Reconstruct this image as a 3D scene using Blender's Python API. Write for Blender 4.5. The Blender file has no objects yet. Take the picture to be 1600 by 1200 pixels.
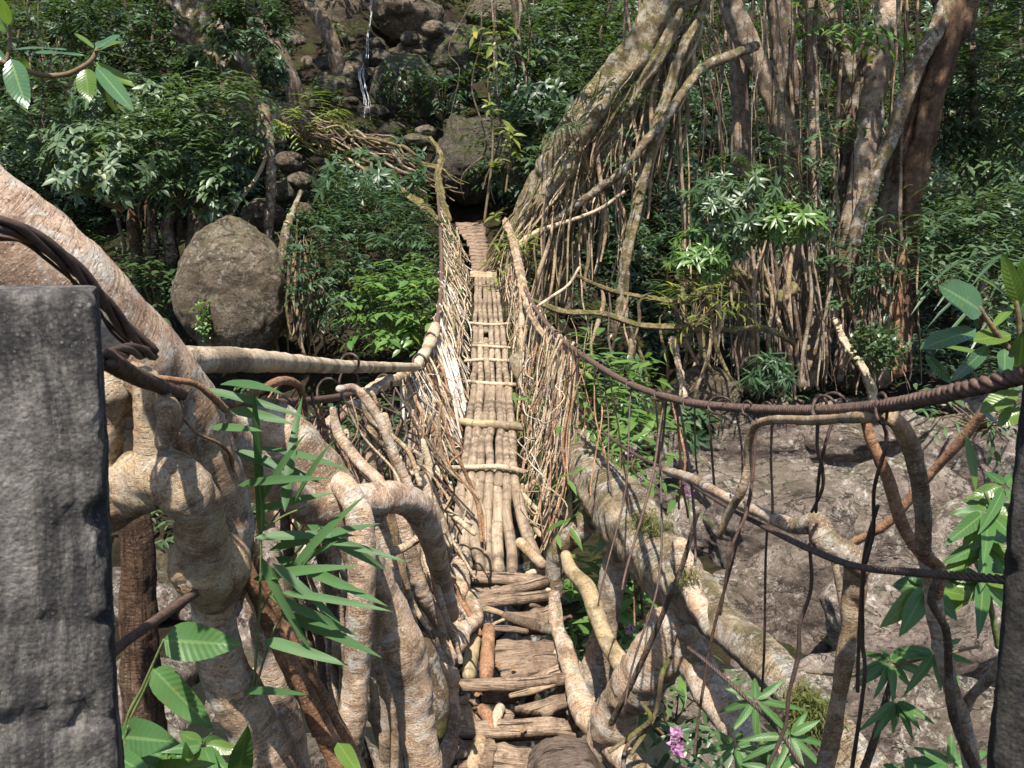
import bpy, math, random
import numpy as np
from mathutils import Vector
random.seed(7)
rng = np.random.default_rng(7)
scene = bpy.context.scene
# ------------------------------------------------------------------ camera, world, sun, exposure
W_PX, H_PX, F_PX, PITCH, CZ = 1600.0, 1200.0, 1331.0, math.radians(7.8), 6.0
cam_data = bpy.data.cameras.new('camera'); cam = bpy.data.objects.new('camera', cam_data)
scene.collection.objects.link(cam); scene.camera = cam
cam.location = (0, 0, CZ); cam.rotation_euler = (math.radians(90) - PITCH, 0, 0)
cam_data.sensor_width = 36.0; cam_data.lens = 36.0 * F_PX / W_PX
cam_data.clip_start = 0.02; cam_data.clip_end = 500
cam_data.dof.use_dof = True; cam_data.dof.focus_distance = 7.0; cam_data.dof.aperture_fstop = 24.0
SUN = Vector((-0.06, -0.50, 0.86)).normalized()
SUN_EL = math.asin(SUN.z); SUN_ROT = math.atan2(SUN.x, SUN.y)
world = bpy.data.worlds.new('World'); scene.world = world; world.use_nodes = True
wn = world.node_tree.nodes; sky = wn.new('ShaderNodeTexSky'); sky.sky_type = 'NISHITA'
sky.sun_disc = False; sky.sun_elevation = SUN_EL; sky.sun_rotation = SUN_ROT
world.node_tree.links.new(sky.outputs[0], wn['Background'].inputs[0])
wn['Background'].inputs[1].default_value = 0.10
sun_data = bpy.data.lights.new('sun', 'SUN'); sun_data.energy = 5.0; sun_data.angle = math.radians(0.5)
sun_data.color = (1.0, 0.94, 0.84)
sun = bpy.data.objects.new('sun', sun_data); scene.collection.objects.link(sun)
sun.rotation_euler = SUN.to_track_quat('Z', 'Y').to_euler()
scene.view_settings.view_transform = 'Standard'; scene.view_settings.look = 'None'
scene.view_settings.gamma = 1.0; scene.view_settings.exposure = 1.2
try:
    scene.cycles.max_bounces = 6; scene.cycles.transparent_max_bounces = 4
    scene.cycles.diffuse_bounces = 3; scene.cycles.glossy_bounces = 2
    scene.cycles.use_denoising = True
except Exception: pass

# ------------------------------------------------------------------ pixel <-> space
_sp, _cp = math.sin(PITCH), math.cos(PITCH)
def at(px, py, Y):
    u = (px - 800) / F_PX; v = -(py - 600) / F_PX
    d = (u, _cp + v * _sp, v * _cp - _sp)
    t = Y / d[1]
    return np.array((d[0] * t, Y, CZ + d[2] * t))
def px_scale(py, Y):                       # metres per pixel at that point
    v = -(py - 600) / F_PX
    return Y / (_cp + v * _sp) / F_PX
def project(P):
    x, y, z = P[:, 0], P[:, 1], P[:, 2] - CZ
    d = y * _cp - z * _sp; v = y * _sp + z * _cp
    return 800 + F_PX * x / d, 600 - F_PX * v / d

# ------------------------------------------------------------------ noise
def vnoise(P, seed=0):
    P = np.asarray(P, float); i = np.floor(P).astype(np.int64); f = P - i; f = f * f * (3 - 2 * f)
    def h(ix, iy, iz):
        n = (ix * 374761393 + iy * 668265263 + iz * 2147483647 + seed * 144665) & 0xffffffff
        n = ((n ^ (n >> 13)) * 1274126177) & 0xffffffff
        n = ((n ^ (n >> 16)) * 2246822519) & 0xffffffff
        return ((n ^ (n >> 15)) & 0xffff) / 32767.5 - 1.0
    r = 0
    for dx in (0, 1):
        for dy in (0, 1):
            for dz in (0, 1):
                w = (f[:, 0] if dx else 1 - f[:, 0]) * (f[:, 1] if dy else 1 - f[:, 1]) * (f[:, 2] if dz else 1 - f[:, 2])
                r = r + w * h(i[:, 0] + dx, i[:, 1] + dy, i[:, 2] + dz)
    return r
def fbm(P, seed=0, octaves=4):
    r = 0; a = 1.0; P = np.asarray(P, float)
    for k in range(octaves):
        r = r + a * vnoise(P, seed + k * 17); P = P * 2.03 + 3.1; a *= 0.5
    return r

# ------------------------------------------------------------------ mesh buffer
class MB:
    def __init__(s): s.v = []; s.lt = []; s.li = []; s.uv = []; s.n = 0
    def add(s, v, loops, totals, uv):
        v = np.asarray(v, float); s.v.append(v); s.li.append(np.asarray(loops, np.int64) + s.n)
        s.lt.append(np.asarray(totals, np.int64)); s.uv.append(np.asarray(uv, float)); s.n += len(v)
    def build(s, name, mat, parent=None, origin=None, smooth=True):
        v = np.concatenate(s.v); li = np.concatenate(s.li); lt = np.concatenate(s.lt); uv = np.concatenate(s.uv)
        if parent is not None: origin = np.array(parent.location)
        if origin is None: origin = np.array((v[:, 0].mean(), v[:, 1].mean(), v[:, 2].min()))
        v = v - origin
        me = bpy.data.meshes.new(name)
        me.vertices.add(len(v)); me.vertices.foreach_set('co', v.astype(np.float32).ravel())
        me.loops.add(len(li)); me.loops.foreach_set('vertex_index', li.astype(np.int32))
        me.polygons.add(len(lt)); ls = np.concatenate(([0], np.cumsum(lt)[:-1]))
        me.polygons.foreach_set('loop_start', ls.astype(np.int32)); me.polygons.foreach_set('loop_total', lt.astype(np.int32))
        me.polygons.foreach_set('use_smooth', np.full(len(lt), smooth))
        l = me.uv_layers.new(name='UVMap'); l.data.foreach_set('uv', uv[li].astype(np.float32).ravel())
        me.update(calc_edges=True); me.validate()
        mats = mat if isinstance(mat, (list, tuple)) else [mat]
        for m in mats: me.materials.append(m)
        o = bpy.data.objects.new(name, me); scene.collection.objects.link(o)
        if parent is not None: o.parent = parent
        else: o.location = origin
        return o
def catmull(pts, rad, step):
    pts = np.asarray(pts, float); rad = np.asarray(rad, float)
    if len(pts) == 2: pts = np.array([pts[0], pts.mean(0), pts[1]]); rad = np.array([rad[0], rad.mean(), rad[1]])
    p = np.vstack([2 * pts[0] - pts[1], pts, 2 * pts[-1] - pts[-2]]); out = []; ro = []
    for i in range(len(pts) - 1):
        a, b, c, d = p[i:i + 4]; n = max(2, int(np.linalg.norm(c - b) / step) + 1)
        t = np.linspace(0, 1, n, endpoint=False)[:, None]
        out.append(0.5 * (2 * b + (c - a) * t + (2 * a - 5 * b + 4 * c - d) * t ** 2 + (3 * b - a - 3 * c + d) * t ** 3))
        tt = t[:, 0]; tt = tt * tt * (3 - 2 * tt); ro.append(rad[i] * (1 - tt) + rad[i + 1] * tt)
    out.append(pts[-1:]); ro.append(rad[-1:])
    return np.vstack(out), np.concatenate(ro)
def frames(c):
    t = np.gradient(c, axis=0); t /= np.linalg.norm(t, axis=1)[:, None] + 1e-12
    n = np.zeros_like(c); a = np.array((0, 0, 1.0)) if abs(t[0, 2]) < .9 else np.array((1.0, 0, 0))
    v = a - t[0] * a.dot(t[0]); n[0] = v / np.linalg.norm(v)
    for i in range(1, len(c)):
        v = n[i - 1] - t[i] * n[i - 1].dot(t[i]); n[i] = v / (np.linalg.norm(v) + 1e-12)
    return t, n, np.cross(t, n)
def tube(mb, pts, rad, sides=8, amp=0.08, seed=0, step=None, wob=0.0, flat=1.0, knots=0.0, lobes=0.0, wf=2.5):
    rad = np.asarray(rad, float) * np.ones(len(pts)); big = rad.mean() > .03 and amp and sides >= 12
    step = step or max(0.006, rad.mean() * (.22 if big else .7))
    if big: sides = max(sides, 30)
    c, r = catmull(pts, rad, step)
    if wob: c = c + np.stack([vnoise(c * wf, seed + 5 + k) for k in range(3)], 1) * wob * np.sin(np.linspace(0, math.pi, len(c)))[:, None] ** .5
    if step < 5 and sides > 5:
        d0 = (c[0] - c[1]) / (np.linalg.norm(c[0] - c[1]) + 1e-9); d1 = (c[-1] - c[-2]) / (np.linalg.norm(c[-1] - c[-2]) + 1e-9)
        c = np.vstack([c[0] + d0 * r[0] * .72, c[0] + d0 * r[0] * .45, c, c[-1] + d1 * r[-1] * .45, c[-1] + d1 * r[-1] * .72])
        r = np.concatenate([[r[0] * .45, r[0] * .82], r, [r[-1] * .82, r[-1] * .45]])
    t, n, b = frames(c); s = np.concatenate(([0], np.cumsum(np.linalg.norm(np.diff(c, axis=0), axis=1))))
    m = len(c); th = np.linspace(0, 2 * math.pi, sides, endpoint=False)
    if knots:
        q = np.stack([s / 0.11, np.full(m, seed * 1.7), np.zeros(m)], 1); r = r * (1 + knots * vnoise(q, seed) + knots * .5 * vnoise(q * 3, seed + 1))
    dirs = n[:, None, :] * np.cos(th)[None, :, None] + b[:, None, :] * np.sin(th)[None, :, None] * flat
    rr = np.repeat(r[:, None], sides, 1)
    if lobes:
        ph = vnoise(np.stack([s * 1.5, s * 0, s * 0 + seed], 1), seed) * 1.2
        rr = rr * (1 + lobes * np.sin(th[None, :] * 5 + ph[:, None] * 2 + seed) + lobes * .7 * np.sin(th[None, :] * 3 + 2.1 - ph[:, None] * 3))
    if amp:
        base = c[:, None, :] + dirs * rr[:, :, None]; rm = rad.mean()
        q = base.reshape(-1, 3)
        d = vnoise(q / (rm * 1.6), seed) + .6 * vnoise(q / (rm * .6), seed + 3)
        if big: d = d + .42 * fbm(q / (rm * .28), seed + 7, 3)
        rr = rr * (1 + amp * d.reshape(m, sides))
    v = (c[:, None, :] + dirs * rr[:, :, None]).reshape(-1, 3)
    uv = np.stack([np.repeat((th / (2 * math.pi))[None, :], m, 0) * 2 * math.pi * rad.mean(), np.repeat(s[:, None], sides, 1)], 2).reshape(-1, 2)
    i = np.arange(m - 1)[:, None] * sides; j = np.arange(sides)[None, :]; j2 = (j + 1) % sides
    q = np.stack([i + j, i + j2, i + sides + j2, i + sides + j], 2).reshape(-1)
    e0 = c[0] - t[0] * r[0] * .25; e1 = c[-1] + t[-1] * r[-1] * .25
    v = np.vstack([v, e0, e1]); uv = np.vstack([uv, [[0, 0]], [[0, s[-1]]]]); A = m * sides
    jj = np.arange(sides); k2 = (jj + 1) % sides
    c0 = np.stack([np.full(sides, A), k2, jj], 1).reshape(-1); L = (m - 1) * sides
    c1 = np.stack([np.full(sides, A + 1), L + jj, L + k2], 1).reshape(-1)
    mb.add(v, np.concatenate([q, c0, c1]), np.concatenate([np.full((m - 1) * sides, 4), np.full(2 * sides, 3)]), uv)
    return c

# ------------------------------------------------------------------ names and labels
def tag(o, label, cat=None, group=None, kind=None):
    if label: o['label'] = label
    if cat: o['category'] = cat
    if group: o['group'] = group
    if kind: o['kind'] = kind
    return o
def thing(name, label, cat, loc, group=None):
    o = bpy.data.objects.new(name, None); scene.collection.objects.link(o)
    o.empty_display_size = .1; o.location = tuple(float(a) for a in loc); return tag(o, label, cat, group)
def trace(pts):
    return [at(p[0], p[1], p[2]) for p in pts], [p[3] * px_scale(p[1], p[2]) for p in pts]

# ------------------------------------------------------------------ materials
class NT:
    def __init__(s, name):
        s.m = bpy.data.materials.new(name); s.m.use_nodes = True; s.t = s.m.node_tree; s.n = s.t.nodes
        s.b = s.n['Principled BSDF']; s.out = s.n['Material Output']
    def node(s, typ, **k):
        n = s.n.new(typ)
        for a, v in k.items(): setattr(n, a, v)
        return n
    def ln(s, a, b): s.t.links.new(a, b)
    def noise(s, vec, scale, detail=4, rough=.55, dist=0.0):
        n = s.node('ShaderNodeTexNoise'); s.ln(vec, n.inputs['Vector'])
        n.inputs['Scale'].default_value = scale; n.inputs['Detail'].default_value = detail
        n.inputs['Roughness'].default_value = rough; n.inputs['Distortion'].default_value = dist; return n.outputs['Fac']
    def vor(s, vec, scale, feature='F1', out='Distance'):
        n = s.node('ShaderNodeTexVoronoi', feature=feature); s.ln(vec, n.inputs['Vector']); n.inputs['Scale'].default_value = scale; return n.outputs[out]
    def ramp(s, fac, stops):
        n = s.node('ShaderNodeValToRGB'); e = n.color_ramp.elements
        while len(e) < len(stops): e.new(.5)
        for el, (p, c) in zip(e, stops):
            el.position = p; el.color = (c[0], c[1], c[2], 1) if hasattr(c, '__len__') else (c, c, c, 1)
        s.ln(fac, n.inputs[0]); return n.outputs[0]
    def mix(s, fac, a, b, mode='MIX'):
        n = s.node('ShaderNodeMix', data_type='RGBA', blend_type=mode)
        for sock, v in ((n.inputs['Factor'], fac), (n.inputs[6], a), (n.inputs[7], b)):
            if hasattr(v, 'links'): s.ln(v, sock)
            elif hasattr(v, '__len__'): sock.default_value = (v[0], v[1], v[2], 1)
            else: sock.default_value = v
        return n.outputs[2]
    def math(s, op, a, b=0.0, clamp=False):
        n = s.node('ShaderNodeMath', operation=op, use_clamp=clamp)
        for k, v in enumerate((a, b)):
            if hasattr(v, 'links'): s.ln(v, n.inputs[k])
            else: n.inputs[k].default_value = v
        return n.outputs[0]
    def mapv(s, vec, scale=(1, 1, 1)):
        n = s.node('ShaderNodeMapping'); s.ln(vec, n.inputs[0]); n.inputs['Scale'].default_value = scale; return n.outputs[0]
    def coord(s, which='Object'): return s.node('ShaderNodeTexCoord').outputs[which]
    def rnd(s): return s.node('ShaderNodeObjectInfo').outputs['Random']
    def up(s):
        g = s.node('ShaderNodeNewGeometry'); x = s.node('ShaderNodeSeparateXYZ'); s.ln(g.outputs['Normal'], x.inputs[0]); return x.outputs[2]
    def bump(s, h, strength=.5, dist=.02):
        n = s.node('ShaderNodeBump'); s.ln(h, n.inputs['Height']); n.inputs['Strength'].default_value = strength
        n.inputs['Distance'].default_value = dist; s.ln(n.outputs[0], s.b.inputs['Normal'])
    def col(s, c, rough=.85, spec=.25):
        s.ln(c, s.b.inputs['Base Color']); s.b.inputs['Roughness'].default_value = rough
        s.b.inputs['Specular IOR Level'].default_value = spec; return s.m
def bark(name, c1, c2, c3, lich=.0, moss=.0, ring=.5, scale=1.0, bump=.7, grain=0.0, lichc=(.56, .54, .49), con=1.0):
    n = NT(name); P = n.coord(); U = n.coord('UV')
    base = n.ramp(n.noise(P, 6 * scale, 8, .7), [(.34, c1), (.5, c2), (.64, c3)])
    patch = n.noise(P, 2.3 * scale, 5, .65, .4)
    base = n.mix(n.ramp(patch, [(.49, 0), (.57, .8 * con)]), base, tuple(x * .5 for x in c1))
    tint = n.noise(P, 3.7 * scale, 3, .6)
    base = n.mix(n.ramp(tint, [(.54, 0), (.68, .35)]), base, (c2[0] * 1.0, c2[1] * .86, c2[2] * .70))
    rg = n.noise(n.mapv(U, (9, 85, 1)), 1.0, 5, .7, .5)
    ringf = n.math('MULTIPLY', n.ramp(rg, [(.50, 0), (.60, 1)]), n.ramp(n.noise(P, 4 * scale, 3), [(.40, .2), (.56, 1)]))
    base = n.mix(n.math('MULTIPLY', ringf, ring), base, tuple(x * .3 for x in c1))
    g = None
    if grain:
        g = n.noise(n.mapv(U, (110, 6, 1)), 1.0, 5, .7, .5); base = n.mix(n.math('MULTIPLY', n.ramp(g, [(.4, 1), (.55, 0)]), grain), base, tuple(x * .25 for x in c1))
    fine = n.noise(P, 60 * scale, 6, .8)
    base = n.mix(n.ramp(fine, [(.50, 0), (.60, .6)]), base, tuple(x * .3 for x in c1))
    base = n.mix(n.ramp(n.noise(P, 85 * scale, 4, .75), [(.56, 0), (.64, .55)]), base, tuple(min(.75, x * 1.5) for x in c3))
    pit = n.ramp(n.vor(P, 26 * scale), [(.10, 1), (.2, 0)]); base = n.mix(n.math('MULTIPLY', pit, n.ramp(tint, [(.4, .6), (.55, 0)])), base, tuple(x * .22 for x in c1))
    if lich:
        lf = n.math('MULTIPLY', n.ramp(n.noise(P, 5.5 * scale, 8, .78, .5), [(.51, 0), (.555, 1)]), lich)
        base = n.mix(lf, base, n.ramp(n.noise(P, 50 * scale, 3), [(.35, tuple(x * .55 for x in lichc)), (.6, lichc)]))
    if moss:
        mf = n.math('ADD', n.noise(P, 4.5 * scale, 8, .75), n.math('MULTIPLY', n.up(), .10))
        mf = n.math('MULTIPLY', n.ramp(mf, [(.62 - .12 * moss, 0), (.70 - .10 * moss, 1)]), min(1, moss * 1.1))
        base = n.mix(mf, base, n.ramp(n.noise(P, 35, 4, .7), [(.3, (.025, .032, .006)), (.7, (.12, .12, .028))]))
    h = n.math('ADD', n.noise(P, 30 * scale, 8, .78), n.math('MULTIPLY', ringf, -.5)); h = n.math('SUBTRACT', h, n.math('MULTIPLY', pit, .4))
    if grain: h = n.math('ADD', h, n.math('MULTIPLY', g, grain * 1.5))
    n.bump(h, bump, .02 if scale < 2 else .012); return n.col(base, .85, .22)
def leafmat(name, c1, c2, rough=.38, trans=.28, c3=None, veins=False, spec=.5):
    n = NT(name); g = n.node('ShaderNodeNewGeometry'); r = g.outputs['Random Per Island']
    stops = [(0, c1), (.75, c2)] + ([(.97, c2), (1, c3)] if c3 else [])
    c = n.ramp(r, stops); P = n.coord()
    c = n.mix(n.math('MULTIPLY', n.noise(P, 3.0, 3), .35), c, tuple(x * .5 for x in c1))
    if veins:
        U = n.coord('UV'); x = n.node('ShaderNodeSeparateXYZ'); n.ln(U, x.inputs[0])
        a = n.math('ABSOLUTE', x.outputs[0]); mid = n.math('LESS_THAN', a, .045)
        w = n.math('SINE', n.math('MULTIPLY', n.math('SUBTRACT', x.outputs[1], n.math('MULTIPLY', a, .28)), 75.0))
        sv = n.ramp(w, [(.9, 0), (1, .10)])
        c = n.mix(sv, c, tuple(min(1, y * 1.7) for y in c2)); c = n.mix(n.math('MULTIPLY', mid, .4), c, (.18, .27, .09))
        n.bump(n.math('MULTIPLY', w, -1), .12, .004)
    if veins: c = n.mix(n.ramp(n.noise(P, 45, 5, .7), [(.62, 0), (.67, .75)]), c, (.16, .11, .03))
    n.col(c, rough, spec)
    tr = n.node('ShaderNodeBsdfTranslucent'); n.ln(n.mix(.4, c, (.22, .36, .02)), tr.inputs['Color'])
    mx = n.node('ShaderNodeMixShader'); mx.inputs[0].default_value = trans
    n.ln(n.b.outputs[0], mx.inputs[1]); n.ln(tr.outputs[0], mx.inputs[2]); n.ln(mx.outputs[0], n.out.inputs[0]); return n.m
def rockmat(name, c1, c2, c3, lich=.6, moss=.0, scale=1.0, wet=.8, lichc=(.50, .48, .42)):
    n = NT(name); P = n.coord()
    base = n.ramp(n.noise(P, 1.5 * scale, 9, .72, .6), [(.32, c1), (.5, c2), (.66, c3)])
    st = n.ramp(n.noise(n.mapv(P, (.7, .7, 3)), 1.2 * scale, 5, .65, .6), [(.48, 0), (.62, .8)]); base = n.mix(st, base, tuple(x * .5 for x in c1))
    base = n.mix(n.ramp(n.noise(P, 26 * scale, 7, .8), [(.48, 0), (.64, .75)]), base, tuple(x * .3 for x in c1))
    crf = n.ramp(n.math('ABSOLUTE', n.math('SUBTRACT', n.noise(n.mapv(P, (1, 1, 1.8)), 1.5 * scale, 6, .62, 1.0), .5)), [(0, 1), (.010, 0)])
    base = n.mix(n.math('MULTIPLY', crf, .6), base, (.015, .012, .01))
    if lich:
        zone = n.ramp(n.noise(P, 1.0 * scale, 5, .6), [(.40, 0), (.52, lich)])
        sp = n.math('MULTIPLY', n.ramp(n.noise(P, 11 * scale, 8, .8, .3), [(.52, 0), (.57, 1)]), zone)
        lc = n.ramp(n.noise(P, 45 * scale, 3), [(.35, tuple(x * .5 for x in lichc)), (.6, lichc)])
        base = n.mix(sp, base, lc)
        wv = n.node('ShaderNodeVectorMath', operation='ADD'); nz = n.node('ShaderNodeTexNoise'); n.ln(P, nz.inputs['Vector']); nz.inputs['Scale'].default_value = 9 * scale
        sc = n.node('ShaderNodeVectorMath', operation='SCALE'); n.ln(nz.outputs['Color'], sc.inputs[0]); sc.inputs['Scale'].default_value = .13 / scale; n.ln(P, wv.inputs[0]); n.ln(sc.outputs[0], wv.inputs[1])
        v2 = n.ramp(n.vor(wv.outputs[0], 4.2 * scale), [(.12, 1), (.17, 0)])
        base = n.mix(n.math('MULTIPLY', v2, lich * .75), base, lc)
    if moss:
        mf = n.math('ADD', n.noise(P, 2.6 * scale, 8, .75), n.math('MULTIPLY', n.up(), .18))
        mf = n.math('MULTIPLY', n.ramp(mf, [(.56, 0), (.68, 1)]), moss)
        base = n.mix(mf, base, n.ramp(n.noise(P, 25, 4), [(.3, (.018, .024, .005)), (.7, (.075, .08, .018))]))
    base = n.mix(n.math('MULTIPLY', n.rnd(), .6), base, n.mix(1.0, base, (.48, .45, .43), 'MULTIPLY'))
    h = n.math('SUBTRACT', n.noise(P, 6 * scale, 10, .78), n.math('MULTIPLY', crf, .5)); n.bump(h, 1.0, .09)
    return n.col(base, wet, .3)
def flatmat(name, c1, c2, scale=20, rough=.7, metal=0.0, bump=.4, dist=.004):
    n = NT(name); P = n.coord(); f = n.noise(P, scale, 5, .65)
    n.b.inputs['Metallic'].default_value = metal; n.bump(n.noise(P, scale * 4, 4), bump, dist)
    return n.col(n.ramp(f, [(.32, c1), (.66, c2)]), rough, .35)
M = {}
M['ficus'] = bark('bark_ficus_pink', (.33, .205, .13), (.48, .335, .23), (.60, .465, .35), lich=.55, moss=.4, ring=.6, scale=1.9)
M['ficus_big'] = bark('bark_ficus_smooth', (.34, .21, .14), (.46, .32, .23), (.54, .42, .32), lich=.55, moss=.1, ring=.6, scale=2.0)
M['ficus_orange'] = bark('bark_ficus_orange', (.40, .235, .135), (.53, .375, .23), (.61, .50, .36), lich=.35, moss=.2, ring=.2, scale=3.0, bump=1.0)
M['root_pale'] = bark('root_pale', (.36, .26, .17), (.50, .39, .27), (.58, .48, .36), ring=.3, scale=2)
M['root_white'] = bark('root_white', (.52, .45, .37), (.62, .56, .48), (.68, .62, .55), ring=.1, scale=2)
M['root_tan'] = bark('root_tan', (.24, .16, .09), (.36, .25, .15), (.45, .33, .21), ring=.4, scale=2, lich=.25)
M['root_red'] = bark('root_red', (.20, .10, .055), (.30, .165, .095), (.38, .23, .14), ring=.25, scale=2)
M['root_dark'] = bark('root_dark', (.07, .045, .03), (.11, .075, .05), (.16, .12, .085), ring=.3, scale=2, lich=.15, moss=.3)
M['bark_dark'] = bark('bark_dark', (.10, .065, .045), (.155, .105, .07), (.21, .155, .11), ring=.1, grain=.6, lich=.3, moss=.3)
M['bark_brown'] = bark('bark_brown', (.13, .07, .045), (.19, .115, .07), (.25, .17, .11), ring=.05, grain=.9, scale=1.4, bump=1.0)
M['bark_pale'] = bark('bark_pale', (.19, .13, .085), (.29, .21, .15), (.40, .32, .25), ring=.5, lich=.6, moss=.3, scale=.9, lichc=(.40, .37, .32))
M['bark_mossy'] = bark('bark_mossy', (.11, .07, .04), (.19, .13, .08), (.31, .235, .16), ring=.3, lich=.5, moss=.75, scale=1.2, grain=.3)
M['bearer'] = bark('bark_bearer_root', (.24, .17, .105), (.37, .28, .18), (.48, .39, .28), ring=.5, lich=.6, moss=.45, scale=1.8, bump=1.0, grain=.2)
M['stick'] = bark('stick_smooth', (.26, .185, .10), (.36, .27, .15), (.43, .34, .21), ring=.12, scale=3, lich=.15)
M['limb'] = bark('bark_limb_mossy', (.19, .135, .065), (.30, .225, .12), (.46, .37, .25), ring=.2, lich=.5, moss=.85, scale=1.3, grain=.5, bump=1.0)
M['moss_root'] = bark('moss_root', (.12, .09, .05), (.19, .14, .08), (.26, .2, .13), ring=.2, moss=1.0, scale=2)
M['rock_boulder'] = rockmat('rock_boulder', (.085, .061, .040), (.15, .112, .074), (.23, .18, .125), lich=.6, moss=.35, scale=.9, lichc=(.36, .35, .29))
M['rock_mossy'] = rockmat('rock_mossy', (.06, .05, .038), (.10, .085, .062), (.16, .135, .10), lich=.2, moss=1.0, scale=1.2)
M['rock_bank'] = rockmat('rock_bank', (.115, .085, .070), (.225, .174, .146), (.39, .32, .265), lich=.95, moss=.3, scale=.75, lichc=(.58, .53, .46))
M['concrete'] = None
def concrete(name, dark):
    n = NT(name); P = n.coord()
    k = .2 if dark else .75  # dark variant: black staining plus shade, both painted into the colour
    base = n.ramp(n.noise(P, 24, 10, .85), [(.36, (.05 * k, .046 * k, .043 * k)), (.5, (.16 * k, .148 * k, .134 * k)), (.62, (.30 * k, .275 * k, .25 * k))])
    st = n.noise(n.mapv(P, (9, 9, 2.2)), 1.0, 8, .75, .4); base = n.mix(n.ramp(st, [(.44, .85), (.54, 0)]), base, (.022, .021, .023))
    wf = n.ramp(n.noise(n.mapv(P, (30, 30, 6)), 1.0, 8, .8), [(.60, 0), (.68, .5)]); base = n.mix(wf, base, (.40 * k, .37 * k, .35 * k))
    for sc, lo, hi, am in ((105, .18, .26, .8), (190, .2, .3, .75), (330, .2, .3, .6)):
        ag = n.vor(P, sc); r_ = n.node('ShaderNodeSeparateColor'); n.ln(n.vor(P, sc, 'F1', 'Color'), r_.inputs[0])
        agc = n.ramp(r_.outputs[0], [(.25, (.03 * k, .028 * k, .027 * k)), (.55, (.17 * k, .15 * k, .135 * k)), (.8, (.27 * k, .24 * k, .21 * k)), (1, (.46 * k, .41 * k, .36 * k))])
        base = n.mix(n.math('MULTIPLY', n.ramp(ag, [(lo, am), (hi, 0)]), n.math('MULTIPLY', n.ramp(r_.outputs[1], [(.45, 0), (.55, 1)]), n.ramp(n.noise(P, 7, 5, .7), [(.42, .15), (.6, 1)]))), base, agc)
    n.bump(n.math('SUBTRACT', n.noise(P, 200, 6, .8), n.math('MULTIPLY', n.vor(P, 190), .6)), .8, .004); return n.col(base, .92, .15)
M['concrete'] = concrete('concrete_weathered', False); M['concrete_dark'] = concrete('concrete_stain_and_shade', True)
def bamboo(name, c1, c2, c3):
    n = NT(name); P = n.coord(); U = n.coord('UV'); x = n.node('ShaderNodeSeparateXYZ'); n.ln(U, x.inputs[0])
    off = n.math('MULTIPLY', n.rnd(), 3.0); v = n.math('FRACT', n.math('ADD', n.math('MULTIPLY', x.outputs[1], 2.9), off))
    node = n.ramp(v, [(0, 1), (.03, .25), (.05, 0), (.97, 0), (1, 1)])
    base = n.ramp(n.noise(n.mapv(U, (30, 2.5, 1)), 1.0, 6, .65), [(.32, c1), (.5, c2), (.66, c3)])
    base = n.mix(n.math('MULTIPLY', n.rnd(), .55), base, tuple(y * .62 for y in c1))
    base = n.mix(n.ramp(n.noise(P, 5, 8, .75), [(.46, 0), (.60, .85)]), base, tuple(y * .38 for y in c1))  # dark blotches: weathered spots plus dappled shade painted into the poles
    base = n.mix(n.ramp(n.noise(n.mapv(U, (90, 9, 1)), 1.0, 5, .75), [(.54, 0), (.64, .7)]), base, tuple(y * .3 for y in c1))
    base = n.mix(n.math('MULTIPLY', node, .55), base, (.07, .045, .028))
    n.bump(n.math('ADD', n.noise(n.mapv(U, (70, 6, 1)), 1.0, 5, .7), n.math('MULTIPLY', node, .9)), .6, .008); return n.col(base, .65, .35)
M['bamboo'] = bamboo('bamboo_weathered_dapple', (.19, .135, .09), (.34, .26, .18), (.50, .41, .31))
M['bamboo_yellow'] = bamboo('bamboo_yellow', (.28, .21, .12), (.40, .32, .19), (.48, .40, .26))
def wood(name, c1, c2, c3, along=(7, 110, 1)):
    n = NT(name); P = n.coord(); U = n.coord('UV')
    g = n.noise(n.mapv(U, along), 1.0, 7, .75, 1.2)
    base = n.ramp(g, [(.36, c1), (.5, c2), (.62, c3)])
    base = n.mix(n.math('MULTIPLY', n.rnd(), .4), base, tuple(x * .7 for x in c1))
    base = n.mix(n.ramp(n.noise(P, 7, 8, .75), [(.46, 0), (.60, .85)]), base, tuple(x * .55 for x in c1))
    ck = n.ramp(n.noise(n.mapv(U, tuple(x * .45 for x in along)), 1.0, 3, .5, .5), [(.35, 1), (.40, 0)]); base = n.mix(n.math('MULTIPLY', ck, .8), base, (.02, .015, .012))
    base = n.mix(n.ramp(n.noise(P, 90, 4, .7), [(.55, 0), (.68, .5)]), base, tuple(x * .4 for x in c1))
    n.bump(n.math('SUBTRACT', g, ck), 1.0, .012); return n.col(base, .88, .18)
W3 = ((.14, .092, .062), (.28, .20, .14), (.43, .33, .25))
M['wood'] = wood('wood_weathered', *W3); M['log'] = wood('log_weathered', *W3, along=(110, 7, 1))
M['wood_dark'] = wood('wood_dark', (.075, .054, .042), (.145, .108, .085), (.235, .185, .15), along=(3, 26, 1))
M['wood_pale'] = wood('wood_pale', (.24, .17, .10), (.36, .27, .17), (.45, .36, .24), (110, 7, 1))
M['rust'] = flatmat('rusty_steel', (.05, .032, .024), (.145, .09, .068), 60, .75, .35, .6, .002)
M['iron'] = flatmat('dark_iron_wire', (.045, .03, .024), (.10, .068, .055), 50, .6, .4, .4, .002)
M['soil'] = None
n = NT('leaf_litter_soil'); P = n.coord()
c = n.ramp(n.noise(P, 2.5, 7, .7), [(.3, (.010, .008, .005)), (.52, (.028, .021, .014)), (.7, (.065, .048, .032))])
c = n.mix(n.ramp(n.noise(P, 1.2, 4, .6), [(.5, 0), (.62, .8)]), c, n.ramp(n.noise(P, 18, 4), [(.3, (.015, .02, .006)), (.7, (.06, .06, .018))]))
n.bump(n.noise(P, 6, 8, .75), 1.0, .15); M['soil'] = n.col(c, .95, .1)
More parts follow.
